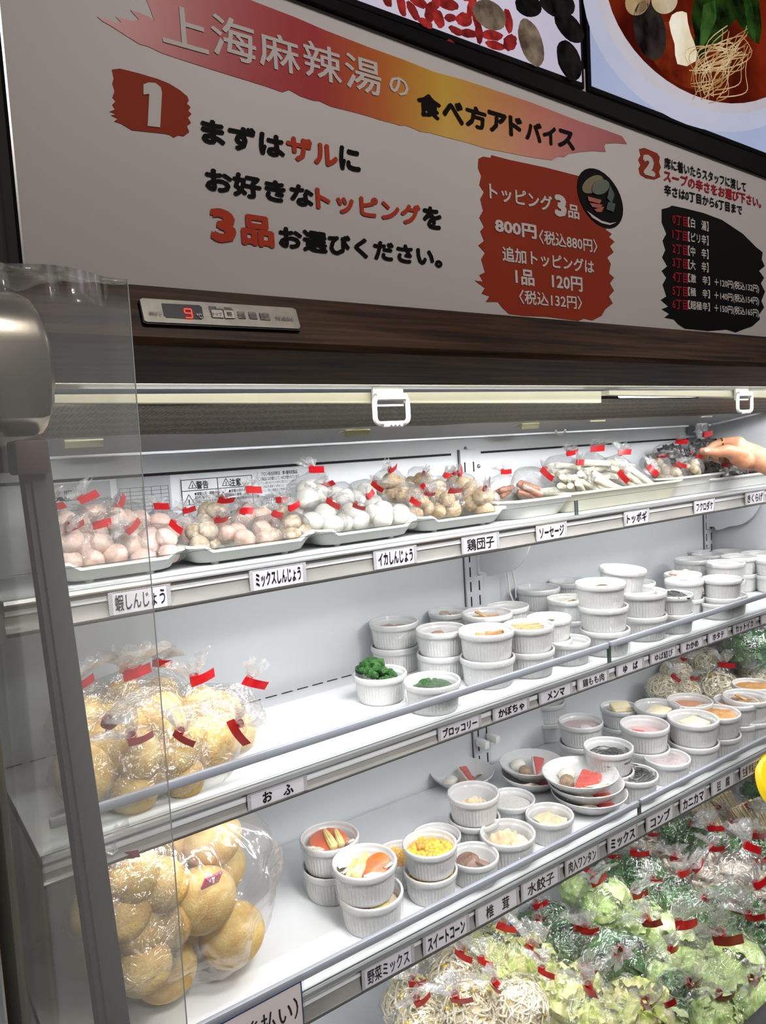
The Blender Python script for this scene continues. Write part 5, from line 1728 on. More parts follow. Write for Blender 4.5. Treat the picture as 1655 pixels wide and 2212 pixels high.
def ball_set(seed, n, m, sx=0.4, name='ball', amp=0.08, fine=0.02, flatz=1.0):
    rng = random.Random(seed)
    out = []
    pos = {2: [(-0.4, 0, -0.1), (0.42, 0.05, -0.1)], 3: [(-0.42, -0.2, -0.2), (0.42, -0.18, -0.2), (0.02, 0.25, 0.05)], 4: [(-0.42, -0.3, -0.25), (0.42, -0.3, -0.22), (-0.05, 0.38, -0.2), (0.05, -0.05, 0.28)], 5: [(-0.5, -0.1, -0.25), (0.5, -0.2, -0.25), (0, 0.45, -0.25), (0, -0.5, -0.2), (0.05, 0.0, 0.25)]}[n]
    for k, p in enumerate(pos):
        mb = MB().blob((0, 0, 0), (sx * rng.uniform(0.92, 1.08), sx * rng.uniform(0.9, 1.05), sx * 0.9 * flatz), amp, 1.5, seed + k, 3, fine=fine, ffreq=7)
        out.append((name, mb.mesh(name, m), Matrix.Translation(p) @ Euler((rng.uniform(-0.4, 0.4), rng.uniform(-0.4, 0.4), rng.uniform(0, 6))).to_matrix().to_4x4()))
    return out


def rods(seed, n, m, r=0.16, L_=1.3, name='rice_cake'):
    rng = random.Random(seed)
    out = []
    for k in range(n):
        mb = MB().lathe([(0, -L_ / 2), (r * 0.8, -L_ / 2), (r, -L_ / 2 + 0.04), (r * 1.02, 0), (r, L_ / 2 - 0.04), (r * 0.8, L_ / 2), (0, L_ / 2)], 14)
        a, j = (k % 3 - 1) * r * 2.1, (k // 3)
        out.append((name, mb.mesh(name, m), Matrix.Translation((rng.uniform(-0.1, 0.1), a, -0.35 + j * r * 1.9)) @ Euler((rng.uniform(-0.15, 0.15), PI / 2 + rng.uniform(-0.15, 0.15), rng.uniform(-0.25, 0.25))).to_matrix().to_4x4()))
    return out


def leaf_grid(mb, rng, R_, w, h, ang, tilt, ruf=0.06, lift=0.0):
    """a ruffled leaf hugging an ellipsoid of radius R_, rising from below to the top"""
    s1, s2 = rng.uniform(0, 50), rng.uniform(0, 50)

    def f(u, v):
        wv = w * (0.35 + 0.65 * math.sin(PI * min(1, 0.12 + v * 0.8)))
        th = ang + (u - 0.5) * wv
        el = -0.9 + v * h
        r = R_ * (1 + lift * v * v) * (1 + ruf * mnoise.noise(Vector((u * 4 + s1, v * 4 + s2, 0))) + ruf * 0.9 * abs(2 * u - 1) * math.sin(v * 26 + s1) + 0.35 * ruf * mnoise.noise(Vector((u * 13 + s2, v * 13, s1))))
        p = Vector((r * math.cos(el) * math.cos(th), r * math.cos(el) * math.sin(th) * 0.9, r * math.sin(el) * 0.78))
        return p
    mb.grid(f, 14, 20)


def leafy(seed, m, n=9, ruf=0.09, core=True):
    rng = random.Random(seed)
    mb = MB()
    for k in range(n):
        leaf_grid(mb, rng, rng.uniform(0.68, 0.92), rng.uniform(1.2, 1.9), rng.uniform(1.7, 2.4), 2 * PI * k / n + rng.uniform(-0.3, 0.3), 0, ruf, rng.uniform(-0.15, 0.05))
    me = mb.mesh('leaves', m)
    out = [('leaves', me, Matrix.Identity(4))]
    if core:
        mb = MB().blob((0, 0, -0.05), (0.68, 0.6, 0.52), 0.25, 2.2, seed, 4, fine=0.12, ffreq=7)
        out.append(('leaf_heart', mb.mesh('leaf_heart', m), Matrix.Identity(4)))
    return out


def leaf_mat(name, a, b_, rib, scale=2.2):
    m, nt, N, L, b = newmat(name)
    tc = N.new('ShaderNodeTexCoord')
    n = N.new('ShaderNodeTexNoise')
    n.inputs['Scale'].default_value = scale
    n.inputs['Detail'].default_value = 4
    L.new(tc.outputs['Object'], n.inputs['Vector'])
    r = N.new('ShaderNodeValToRGB')
    r.color_ramp.elements[0].position = 0.36
    r.color_ramp.elements[0].color = (*srgb(a), 1)
    r.color_ramp.elements[1].position = 0.6
    r.color_ramp.elements[1].color = (*srgb(b_), 1)
    L.new(n.outputs['Fac'], r.inputs[0])
    w = N.new('ShaderNodeTexNoise')
    w.noise_type = 'RIDGED_MULTIFRACTAL'
    w.inputs['Scale'].default_value = scale * 1.3
    w.inputs['Detail'].default_value = 2
    L.new(tc.outputs['Object'], w.inputs['Vector'])
    mr = N.new('ShaderNodeMapRange')
    mr.inputs[1].default_value = 0.9
    mr.inputs[2].default_value = 1.35
    L.new(w.outputs['Fac'], mr.inputs[0])
    mx = N.new('ShaderNodeMix')
    mx.data_type = 'RGBA'
    L.new(mr.outputs[0], mx.inputs['Factor'])
    L.new(r.outputs[0], mx.inputs['A'])
    mx.inputs['B'].default_value = (*srgb(rib), 1)
    L.new(mx.outputs['Result'], b.inputs['Base Color'])
    b.inputs['Roughness'].default_value = 0.4
    b.inputs['Subsurface Weight'].default_value = 0.0
    return m


def stalks(seed, n, m, r=0.1, name='stalk', z=-0.2):
    rng = random.Random(seed)
    out = []
    mb = MB()
    for k in range(n):
        a = (k - n / 2) * 0.24
        p0 = Vector((a * 0.8 + rng.uniform(-0.08, 0.08), -0.78 + 0.2 * abs(a), z + rng.uniform(-0.1, 0.1)))
        p1 = Vector((a * 0.5, -0.1, z + 0.25))
        p2 = Vector((a * 0.9, 0.5, z + 0.3))
        pts = [p0.lerp(p1, t) * (1 - t) + p1.lerp(p2, t) * t for t in [j / 7 for j in range(8)]]
        out.append((name, MB().tube(pts, [r * (1.1 - 0.6 * j / 7) for j in range(8)], 8, flat=0.6).mesh(name, m), Matrix.Identity(4)))
    return out


def sprouts(seed, n, m, rad=0.028, name='bean_sprouts', heads=None):
    rng = random.Random(seed)
    mb = MB()
    hp_ = []
    for k in range(n):
        a, b_ = rng.uniform(0, 2 * PI), math.acos(rng.uniform(-0.7, 1))
        c = Vector((math.sin(b_) * math.cos(a), 0.9 * math.sin(b_) * math.sin(a), 0.74 * math.cos(b_))) * rng.uniform(0.7, 0.93)
        nrm = c.normalized()
        t1 = nrm.cross(Vector((rng.uniform(-1, 1), rng.uniform(-1, 1), rng.uniform(-1, 1)))).normalized()
        t2 = nrm.cross(t1)
        L_ = rng.uniform(0.3, 0.6)
        cv = rng.uniform(-0.3, 0.3)
        pts = []
        for j in range(6):
            f = j / 5 - 0.5
            pts.append((c + t1 * L_ * f + t2 * cv * (f * f * 2) - nrm * 0.25 * f * f))
        mb.tube(pts, rad * rng.uniform(0.8, 1.2), 5)
        if k % 6 == 0:
            hp_.append(pts[0])
    out = [(name, mb.mesh(name, m), Matrix.Identity(4))]
    if heads:
        mb = MB()
        for p in hp_:
            mb.blob(p, (0.07, 0.05, 0.05), 0.1, 1, 0, 2, rot=(rng.uniform(0, 3), rng.uniform(0, 3), 0))
        out.append(('sprout_heads', mb.mesh('sprout_heads', heads), Matrix.Identity(4)))
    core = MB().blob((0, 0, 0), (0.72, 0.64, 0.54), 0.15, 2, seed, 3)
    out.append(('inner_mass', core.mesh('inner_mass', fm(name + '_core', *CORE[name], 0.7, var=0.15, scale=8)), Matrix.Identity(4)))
    return out


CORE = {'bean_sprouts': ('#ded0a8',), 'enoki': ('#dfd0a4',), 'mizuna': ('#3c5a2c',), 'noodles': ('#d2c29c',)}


def bundle(seed, n, m, name='enoki'):
    rng = random.Random(seed)
    mb = MB()
    for k in range(n):
        a, q = rng.uniform(0, 2 * PI), math.sqrt(rng.random())
        x, z = 0.45 * q * math.cos(a), 0.35 * q * math.sin(a)
        pts = [Vector((x * (0.7 + 0.7 * f), -0.85 + 1.7 * f, z * (0.7 + 0.6 * f) + 0.03 * math.sin(5 * f + k))) for f in [j / 5 for j in range(6)]]
        mb.tube(pts, 0.026, 5)
        mb.blob(pts[-1], 0.05, 0, 1, 0, 1)
    out = [(name, mb.mesh(name, m), Matrix.Identity(4))]
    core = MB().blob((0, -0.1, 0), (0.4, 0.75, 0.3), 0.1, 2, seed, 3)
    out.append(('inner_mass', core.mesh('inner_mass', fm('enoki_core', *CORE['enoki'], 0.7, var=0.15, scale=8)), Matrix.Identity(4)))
    return out


def mushrooms(seed, n=12):
    rng = random.Random(seed)
    mc = fm('oyster_grey', '#a39583', 0.5, var=0.2, col2='#6f6252', scale=3)
    ms = fm('mushroom_stem', '#dbd0bb', 0.55, var=0.1, col2='#bfae92', scale=5)
    cap = MB().lathe([(0, 0.12), (0.12, 0.11), (0.24, 0.05), (0.3, -0.03), (0.27, -0.06), (0.1, -0.03), (0, -0.03)], 18).mesh('mushroom_cap', mc)
    st = MB().tube([(0, 0, -0.02), (0.03, 0, -0.22), (0.0, 0.02, -0.46)], [0.08, 0.085, 0.11], 10).mesh('mushroom_stem', ms)
    out = []
    for k in range(n):
        a, b_ = 2 * PI * k / n * 2.4, math.acos(1 - 1.5 * (k + 0.5) / n)
        c = Vector((math.sin(b_) * math.cos(a), 0.9 * math.sin(b_) * math.sin(a), 0.74 * math.cos(b_))) * 0.68
        mx = Matrix.Translation(c) @ c.normalized().to_track_quat('Z', 'Y').to_matrix().to_4x4() @ Euler((rng.uniform(-0.9, 0.9), rng.uniform(-0.9, 0.9), 0)).to_matrix().to_4x4() @ Matrix.Scale(rng.uniform(0.7, 1.15), 4)
        out.append(('mushroom_cap', cap, mx))
        out.append(('mushroom_stem', st, mx))
    core = MB().blob((0, 0, -0.05), (0.5, 0.45, 0.4), 0.3, 2.5, seed, 3)
    out.append(('inner_mass', core.mesh('inner_mass', ms), Matrix.Identity(4)))
    return out


BK = {}
BK['shrimp'] = [ball_set(k, 3 + k % 2, fm('shrimp_ball_pink', '#ead0c4', 0.45, var=0.06, col2='#dcb8a8', scale=3, sss=0.2), 0.46) for k in (1, 2)]
BK['mixed'] = [ball_set(3, 4, fm('mixed_ball_grey', '#cfc0aa', 0.5, var=0.12, col2='#a99270', scale=4), 0.44), ball_set(4, 3, fm('mixed_ball_pink', '#e0c6b8', 0.45, var=0.1, col2='#c8a58f', scale=3), 0.47)]
BK['squid'] = [ball_set(k, 3, fm('squid_ball_white', '#e9e6dc', 0.4, var=0.04, scale=3, sss=0.15), 0.5, amp=0.06) for k in (5, 6)]
BK['chicken'] = [ball_set(k, 4, fm('chicken_ball_tan', '#c9b18c', 0.6, var=0.12, col2='#a4885f', scale=6), 0.44, amp=0.12, fine=0.06) for k in (7, 8)]
BK['sausage'] = [rods(9, 4, fm('sausage_brown', '#b87a58', 0.35, var=0.1, col2='#94573b'), 0.15, 1.0, 'sausage')]
BK['ricecake'] = [rods(k, 7, fm('rice_cake_white', '#efe8cf', 0.35, var=0.03, sss=0.15), 0.17, 1.5) for k in (11, 12)]
BK['straw'] = [ball_set(13, 4, fm('straw_mushroom', '#bfae92', 0.45, var=0.2, col2='#8b7658', scale=2.5), 0.4, amp=0.1, flatz=1.15)]
BK['woodear'] = [leafy(14, fm('wood_ear_black', '#3c3a3a', 0.35, var=0.25, col2='#1d1b1c', scale=4), 7, 0.14), leafy(15, FM['wood_ear_black'], 8, 0.16)]
BREAD = fm('wheat_ball_golden', '#e2c67f', 0.6, var=0.12, col2='#cda258', scale=2.2, bump=0.25, bscale=16)
BK['bread'] = [ball_set(16, 4, BREAD, 0.53, 'wheat_ball', 0.05), ball_set(17, 3, BREAD, 0.56, 'wheat_ball', 0.05), ball_set(18, 2, BREAD, 0.6, 'wheat_ball', 0.05)]
napa = leaf_mat('napa_leaf', '#c2d26a', '#efeaa6', '#fbf7dc', 2.6)
BK['napa'] = [leafy(20, napa, 11, 0.15), leafy(21, napa, 10, 0.17)]
cab = leaf_mat('cabbage_leaf', '#a6cc6a', '#d6e59c', '#eef4cc', 1.9)
BK['cabbage'] = [leafy(22, cab, 9, 0.09), leafy(23, cab, 8, 0.1)]
dgr = leaf_mat('dark_green_leaf', '#1d4420', '#34682d', '#6f9a4a', 2.0)
stm = fm('pale_green_stem', '#9dbb62', 0.35, var=0.12, col2='#6f9440', scale=3)
BK['bokchoy'] = [leafy(24, dgr, 7, 0.07, True) + stalks(1, 4, stm, 0.12), leafy(25, dgr, 8, 0.08) + stalks(2, 3, stm, 0.12)]
spn = leaf_mat('spinach_leaf', '#1f4a20', '#3f7434', '#5f8f46', 3.2)
BK['spinach'] = [leafy(26, spn, 10, 0.16) + stalks(3, 4, stm, 0.05), leafy(27, spn, 11, 0.18) + stalks(4, 5, stm, 0.05)]
miz = fm('mizuna_green', '#5c8a45', 0.45, var=0.25, col2='#2f5a28', scale=4)
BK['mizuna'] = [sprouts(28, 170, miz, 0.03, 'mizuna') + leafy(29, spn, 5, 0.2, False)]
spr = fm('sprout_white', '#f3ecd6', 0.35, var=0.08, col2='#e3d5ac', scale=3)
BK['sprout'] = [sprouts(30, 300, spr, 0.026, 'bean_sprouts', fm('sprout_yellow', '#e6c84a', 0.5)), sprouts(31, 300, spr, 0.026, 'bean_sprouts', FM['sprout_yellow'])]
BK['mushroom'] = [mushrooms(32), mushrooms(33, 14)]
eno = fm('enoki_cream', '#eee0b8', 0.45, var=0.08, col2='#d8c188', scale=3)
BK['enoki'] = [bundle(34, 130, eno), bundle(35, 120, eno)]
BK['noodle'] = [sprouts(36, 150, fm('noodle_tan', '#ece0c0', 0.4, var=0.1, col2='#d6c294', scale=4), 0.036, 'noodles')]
STUFF_PARTS = {'bean_sprouts', 'sprout_heads', 'mizuna', 'enoki', 'noodles'}
rb = random.Random(77)


def bag(kind, P, r, label, group, tilt=None, spin=None, big=False, squash=1.0, cat='bag'):
    var = BK[kind][rb.randrange(len(BK[kind]))]
    P = Vector(P)
    lim = XR - 0.012 - 0.92 * r
    if P.x > lim:
        P = P * (lim / P.x)
    fmset = BIGB if big else BAGS
    b_, tl, tp = fmset[rb.randrange(len(fmset))]
    t = thing('food_bag', label, cat, P, group, scale=r)
    tx, ty = tilt if tilt else (rb.uniform(0.1, 0.7), rb.uniform(-0.5, 0.3))
    t.rotation_euler = Euler((tx, ty, 0)).to_matrix().to_4x4().to_euler()
    # spin about the bag's own axis first
    sp_ = spin if spin is not None else rb.uniform(-0.8, 0.8)
    t.rotation_euler = (Euler((tx, ty, 0)).to_matrix() @ Euler((0, 0, sp_)).to_matrix()).to_euler()
    t.scale = (r, r, r * squash)
    link('film', b_, t)
    link('gathered_tail', tl, t)
    link('red_tape', tp, t)
    for it in var:
        o = link(it[0], it[1], t)
        o.matrix_local = it[2]
        if it[0] in STUFF_PARTS:
            o['kind'] = 'stuff'
    return t


# ------------------------------------------------------------------ trays on the top shelf
def flat_tray(pxl, pxr, label, m, yf=0.945, yb=1.105, h=0.024):
    zs = shelf_z(1, 0) + 0.0035
    x0 = x_on(pxl, yf, zs + h)
    x1 = x_on(pxr, yf, zs + h)
    t = thing('serving_tray', label, 'tray', ((x0 + x1) / 2, (yf + yb) / 2, zs), 'serving trays on the top shelf')
    W_, D_ = (x1 - x0) / 2, (yb - yf) / 2
    mb = MB()

    def ring(inset, z, notch=0.0):
        pts = []
        n = 10
        c = 0.02
        for (sx, sy, a0) in ((1, -1, -90), (1, 1, 0), (-1, 1, 90), (-1, -1, 180)):
            for k in range(n + 1):
                a = math.radians(a0 + 90 * k / n)
                pts.append(Vector((sx * (W_ - inset - c) + c * math.cos(a), sy * (D_ - inset - c) + c * math.sin(a), z)))
        if notch:
            # handles dip: the rim drops along the middle of the long sides
            q = []
            for p in pts:
                q.append(p)
            pts = q
        return pts
    def dens(pts, k=6):
        out = []
        for i in range(len(pts)):
            a, b_ = pts[i], pts[(i + 1) % len(pts)]
            m_ = k if (a - b_).length > 0.02 else 1
            for j in range(m_):
                out.append(a.lerp(b_, j / m_))
        return out
    layers = [(0.022, 0.0), (0.016, 0.002), (0.006, h * 0.82), (0.0, h), (0.0, h + 0.003), (0.005, h + 0.003), (0.012, h * 0.8), (0.02, 0.006), (0.026, 0.004)]
    rings = []
    for (ins, z) in layers:
        ps = dens(ring(ins, z), 14)
        vs = []
        for p in ps:
            q = p.copy()
            if z > h * 0.6:
                fx = abs(q.x) / W_
                dip = 0.008 * max(0.0, min(1.0, (0.78 - fx) / 0.08))
                q.z -= dip
            vs.append(mb.bm.verts.new(q))
        rings.append(vs)
    for a, b_ in zip(rings[:-1], rings[1:]):
        n = len(a)
        for k in range(n):
            mb.bm.faces.new((a[k], a[(k + 1) % n], b_[(k + 1) % n], b_[k]))
    mb.bm.faces.new(rings[0])
    mb.bm.faces.new(rings[-1][::-1])
    part('tray_body', mb, m, t)
    for sx in (-1, 1):
        for sy in (-1, 1):
            part('foot', MB().lathe([(0, 0), (0.005, 0), (0.006, 0.002), (0.006, 0.006)], 12, c=(sx * (W_ - 0.045), sy * (D_ - 0.03), -0.0035)), m, t)
    return x0, x1, zs


def deep_tray(pxl, pxr, label, m, yf, yb, h, inset=0.022, rnd=0.03, name='serving_tray'):
    zs = shelf_z(1, 0) + 0.001
    x0, x1 = x_on(pxl, yf, zs + h), x_on(pxr, yf + (yb - yf) * 0.3, zs + h)
    t = thing(name, label, 'tray', ((x0 + x1) / 2, (yf + yb) / 2, zs), 'serving trays on the top shelf')
    W_, D_ = (x1 - x0) / 2, (yb - yf) / 2
    mb = MB()
    rings = []
    for (ins, z) in ((inset, 0.0), (inset - 0.002, 0.003), (0.006, h - 0.006), (0.004, h - 0.004), (0.0, h - 0.004), (-0.001, h), (0.006, h), (0.009, h - 0.005), (inset + 0.002, 0.005)):
        vs = []
        c = rnd
        for (sx, sy, a0) in ((1, -1, -90), (1, 1, 0), (-1, 1, 90), (-1, -1, 180)):
            for k in range(11):
                a = math.radians(a0 + 9 * k)
                vs.append(mb.bm.verts.new((sx * (W_ - ins - c) + c * math.cos(a), sy * (D_ - ins - c) + c * math.sin(a), z)))
        rings.append(vs)
    for a, b_ in zip(rings[:-1], rings[1:]):
        n = len(a)
        for k in range(n):
            mb.bm.faces.new((a[k], a[(k + 1) % n], b_[(k + 1) % n], b_[k]))
    mb.bm.faces.new(rings[0])
    mb.bm.faces.new(rings[-1][::-1])
    part('tray_body', mb, m, t)


flat_tray(118, 409, 'flat white tray of pink shrimp ball bags, leftmost', MT['tray'])
flat_tray(412, 690, 'flat white tray of mixed ball bags', MT['tray'])
flat_tray(693, 912, 'flat white tray of white squid ball bags', MT['tray'])
flat_tray(915, 1104, 'flat white tray of tan chicken ball bags', MT['tray'])
deep_tray(1093, 1226, 'oval white deep tray of sausage bags', MT['tray'], 0.945, 1.1, 0.037, 0.024, 0.055)
deep_tray(1228, 1443, 'deep cream tray of white rice cake bags', MT['tray_cream'], 0.94, 1.105, 0.04, 0.02, 0.03)
deep_tray(1440, 1545, 'deep white tray of straw mushroom bags below the hand', MT['tray'], 0.945, 1.1, 0.045, 0.022, 0.05)
deep_tray(1540, 1700, 'greenish white tray of black wood ear bags at the far right', MT['tray'], 0.945, 1.1, 0.032, 0.015, 0.02)

# bags: (picture x, y, distance Y, radius)
TB = [
    ('shrimp', 'pink shrimp balls', 'shrimp tray', 'front', [(150, 1180, 0.99, 0.037), (215, 1190, 0.97, 0.036), (300, 1188, 0.975, 0.038), (352, 1172, 0.985, 0.033)]),
    ('shrimp', 'pink shrimp balls', 'shrimp tray', 'back', [(140, 1135, 1.05, 0.036), (210, 1128, 1.05, 0.04), (270, 1135, 1.06, 0.038), (345, 1140, 1.06, 0.034)]),
    ('mixed', 'grey mixed balls', 'mixed ball tray', 'front', [(440, 1155, 0.985, 0.033), (510, 1150, 0.985, 0.034), (575, 1150, 0.985, 0.033), (630, 1143, 0.99, 0.034)]),
    ('mixed', 'grey mixed balls', 'mixed ball tray', 'back', [(408, 1138, 1.06, 0.03), (460, 1110, 1.05, 0.036), (540, 1108, 1.04, 0.038), (605, 1120, 1.06, 0.032)]),
    ('squid', 'white squid balls', 'squid ball tray', 'front', [(700, 1118, 0.98, 0.036), (760, 1115, 0.985, 0.032), (815, 1108, 0.985, 0.035), (870, 1112, 0.98, 0.032)]),
    ('squid', 'white squid balls', 'squid ball tray', 'back', [(672, 1062, 1.05, 0.04), (725, 1078, 1.04, 0.034), (790, 1072, 1.04, 0.036), (640, 1090, 1.06, 0.03)]),
    ('chicken', 'tan chicken balls', 'chicken ball tray', 'front', [(905, 1088, 0.99, 0.032), (960, 1085, 0.98, 0.036), (1035, 1080, 0.985, 0.04)]),
    ('chicken', 'tan chicken balls', 'chicken ball tray', 'middle', [(885, 1072, 1.03, 0.032), (940, 1060, 1.04, 0.036), (1000, 1055, 1.04, 0.036)]),
    ('chicken', 'tan chicken balls', 'chicken ball tray', 'back', [(840, 1048, 1.06, 0.037), (905, 1042, 1.07, 0.033), (975, 1048, 1.085, 0.03)]),
    ('sausage', 'brown sausages', 'oval tray', 'only', [(1085, 1052, 1.05, 0.034), (1150, 1047, 1.01, 0.045)]),
    ('ricecake', 'white rice cakes', 'cream tray', 'front', [(1240, 1040, 0.99, 0.043), (1310, 1048, 0.985, 0.045), (1375, 1040, 1.0, 0.043)]),
    ('ricecake', 'white rice cakes', 'cream tray', 'back', [(1215, 1012, 1.07, 0.04), (1275, 1012, 1.05, 0.046), (1330, 1018, 1.04, 0.046)]),
    ('straw', 'straw mushrooms', 'mushroom tray', 'only', [(1415, 1006, 1.06, 0.036), (1432, 1026, 1.01, 0.036), (1455, 1028, 0.985, 0.033)]),
    ('woodear', 'black wood ear', 'wood ear tray', 'front', [(1540, 1022, 0.99, 0.04), (1585, 1024, 0.98, 0.042), (1630, 1020, 0.985, 0.04)]),
    ('woodear', 'black wood ear', 'wood ear tray', 'back', [(1450, 985, 1.08, 0.045), (1478, 1000, 1.05, 0.034), (1520, 975, 1.08, 0.05), (1550, 1003, 1.05, 0.042), (1600, 1008, 1.05, 0.042)]),
]
for kind, what, tray, row, lst in TB:
    order = sorted(range(len(lst)), key=lambda i: lst[i][0])
    for rank, i in enumerate(order):
        px, py, yy, r = lst[i]
        yy = max(yy, 0.945 + r * 0.9 + 0.012) if row != 'back' else min(yy + 0.01, 1.145 - r * 0.9)
        P = atY(px, py, yy)
        P.z = max(P.z, shelf_z(1, 0) + 0.008 + r * 0.72)
        where = f'{ORD[rank]} from left in the {tray}' if row == 'only' else f'{ORD[rank]} from left in {row} row of {tray}'
        bag(kind, P, r, f'bag of {what}, {where}', f'{what} bags', tilt=(rb.uniform(-0.1, 0.9), rb.uniform(-0.7, 0.6)), squash=0.95)

# bag held by the hand
PH = atY(1496, 1009, 0.965)
bag('straw', PH, 0.029, 'bag of straw mushrooms held up by the hand at its red tape', 'straw mushrooms bags', tilt=(0.1, 0.45), spin=0.4)

# ------------------------------------------------------------------ golden wheat gluten bags, middle shelf left
BRB = [(430, 1560, 0.97, 0.062, 'topmost with a tall red tape flag, right of clear sheet', (0.1, -0.1)), (488, 1555, 0.955, 0.058, 'rightmost of the heap', (0.2, 0.6)),
       (430, 1622, 0.9, 0.062, 'front right beside the rail', (0.9, 0.9)), (372, 1668, 0.875, 0.05, 'low at the front, half under clear sheet', (0.6, 0.2)),
       (308, 1560, 0.95, 0.062, 'behind the clear sheet, upper middle', (0.0, -0.1)), (255, 1530, 1.03, 0.055, 'rear of the heap behind the clear sheet', (0.2, 0.2)),
       (300, 1660, 0.87, 0.055, 'behind the clear sheet, lower middle', (0.5, -0.2)), (215, 1640, 0.875, 0.06, 'beside the black post, with red tape', (0.6, 0.2)),
       (195, 1560, 0.97, 0.052, 'left of the heap beside the black post', (0.2, -0.2)), (340, 1510, 1.05, 0.05, 'uppermost at the rear', (0.1, 0.1))]
for px, py, yy, r, d, tl in BRB:
    yy = max(yy, SH[2]['yf'] + 0.01 + r * 0.98)
    P = atY(px, py, yy)
    P.z = max(P.z, shelf_z(2, 0) + r * 0.8)
    bag('bread', P, r, f'bag of golden wheat balls, {d}', 'golden wheat ball bags on the middle shelf', tilt=tl, big=True)

# big carrier bag on the lowest shelf holding loose golden balls
P = atY(415, 1985, 0.93)
P.z = shelf_z(3, P.x) + 0.115
cb = thing('carrier_bag', 'large clear carrier bag of golden wheat balls on the lowest shelf', 'bag', P)
mb = MB().blob((0, 0, 0), (0.118, 0.105, 0.118), 0.22, 1.6, 3, 5, fine=0.06, ffreq=5)
for v in mb.bm.verts:
    if v.co.z < -0.1125:
        v.co.z = -0.1125
    a = math.atan2(v.co.y, v.co.x)
    k = 1 + 0.03 * math.sin(13 * a + v.co.z * 30) * max(0, v.co.z + 0.1) * 8
    v.co.x *= k
    v.co.y *= k
part('film', mb, MT['carrier'], cb)
bb = MB().blob((0, 0, 0), (1, 0.95, 0.92), 0.06, 1.4, 4, 3).mesh('wheat_ball', BREAD)
for p, r in (((-0.05, -0.03, -0.07), 0.04), ((0.04, -0.035, -0.06), 0.044), ((0.0, 0.05, -0.07), 0.042), ((0.05, 0.03, 0.0), 0.042), ((-0.045, 0.02, 0.005), 0.043), ((0.0, -0.045, 0.01), 0.044), ((0.035, 0.0, 0.062), 0.042), ((-0.03, 0.02, 0.07), 0.038)):
    o = link('wheat_ball', bb, cb, p)
    o.scale = (r, r, r)
part('pink_tape', MB().box((0.0, -0.085, 0.055), (0.03, 0.003, 0.016), 0.001, rot=(0.4, 0.2, 0.4)), mat('pink_tape', '#e0527c', 0.4), cb)
for px, py, yy, r, d in ((290, 1905, 0.87, 0.06, 'behind the clear sheet, above the taped one'), (300, 2020, 0.84, 0.062, 'lowest shelf, behind clear sheet with red tape'), (235, 1940, 0.9, 0.055, 'lowest shelf, beside the black post')):
    P = atY(px, py, max(yy, SH[3]['yf'] + 0.01 + r * 0.98))
    P.z = max(P.z, shelf_z(3, P.x) + r * 0.8)
    bag('bread', P, r, f'bag of golden wheat balls, {d}', 'golden wheat ball bags on the lowest shelf', big=True)

# noodle and green bags at the back of the lowest shelf
for px, py, yy, r, k, d in ((1432, 1490, 1.08, 0.05, 'noodle', 'low left of the sprout heap'), (1462, 1455, 1.1, 0.05, 'noodle', 'upper left of the sprout heap'), (1478, 1490, 1.05, 0.045, 'noodle', 'low middle of the sprout heap'), (1535, 1440, 1.08, 0.07, 'noodle', 'big one above'), (1553, 1490, 1.03, 0.068, 'noodle', 'big one in front'), (1640, 1455, 1.06, 0.062, 'noodle', 'at the right edge above the ramekins'), (1620, 1395, 1.1, 0.085, 'spinach', 'high beside the end wall')):
    P = atY(px, py, yy)
    what = 'pale bean sprouts' if k == 'noodle' else 'dark green leaves'
    k = 'sprout' if k == 'noodle' else k
    bag(k, P, r, f'bag of {what}, {d}, lowest shelf back right', f'{what} bags on the lowest shelf', big=True)

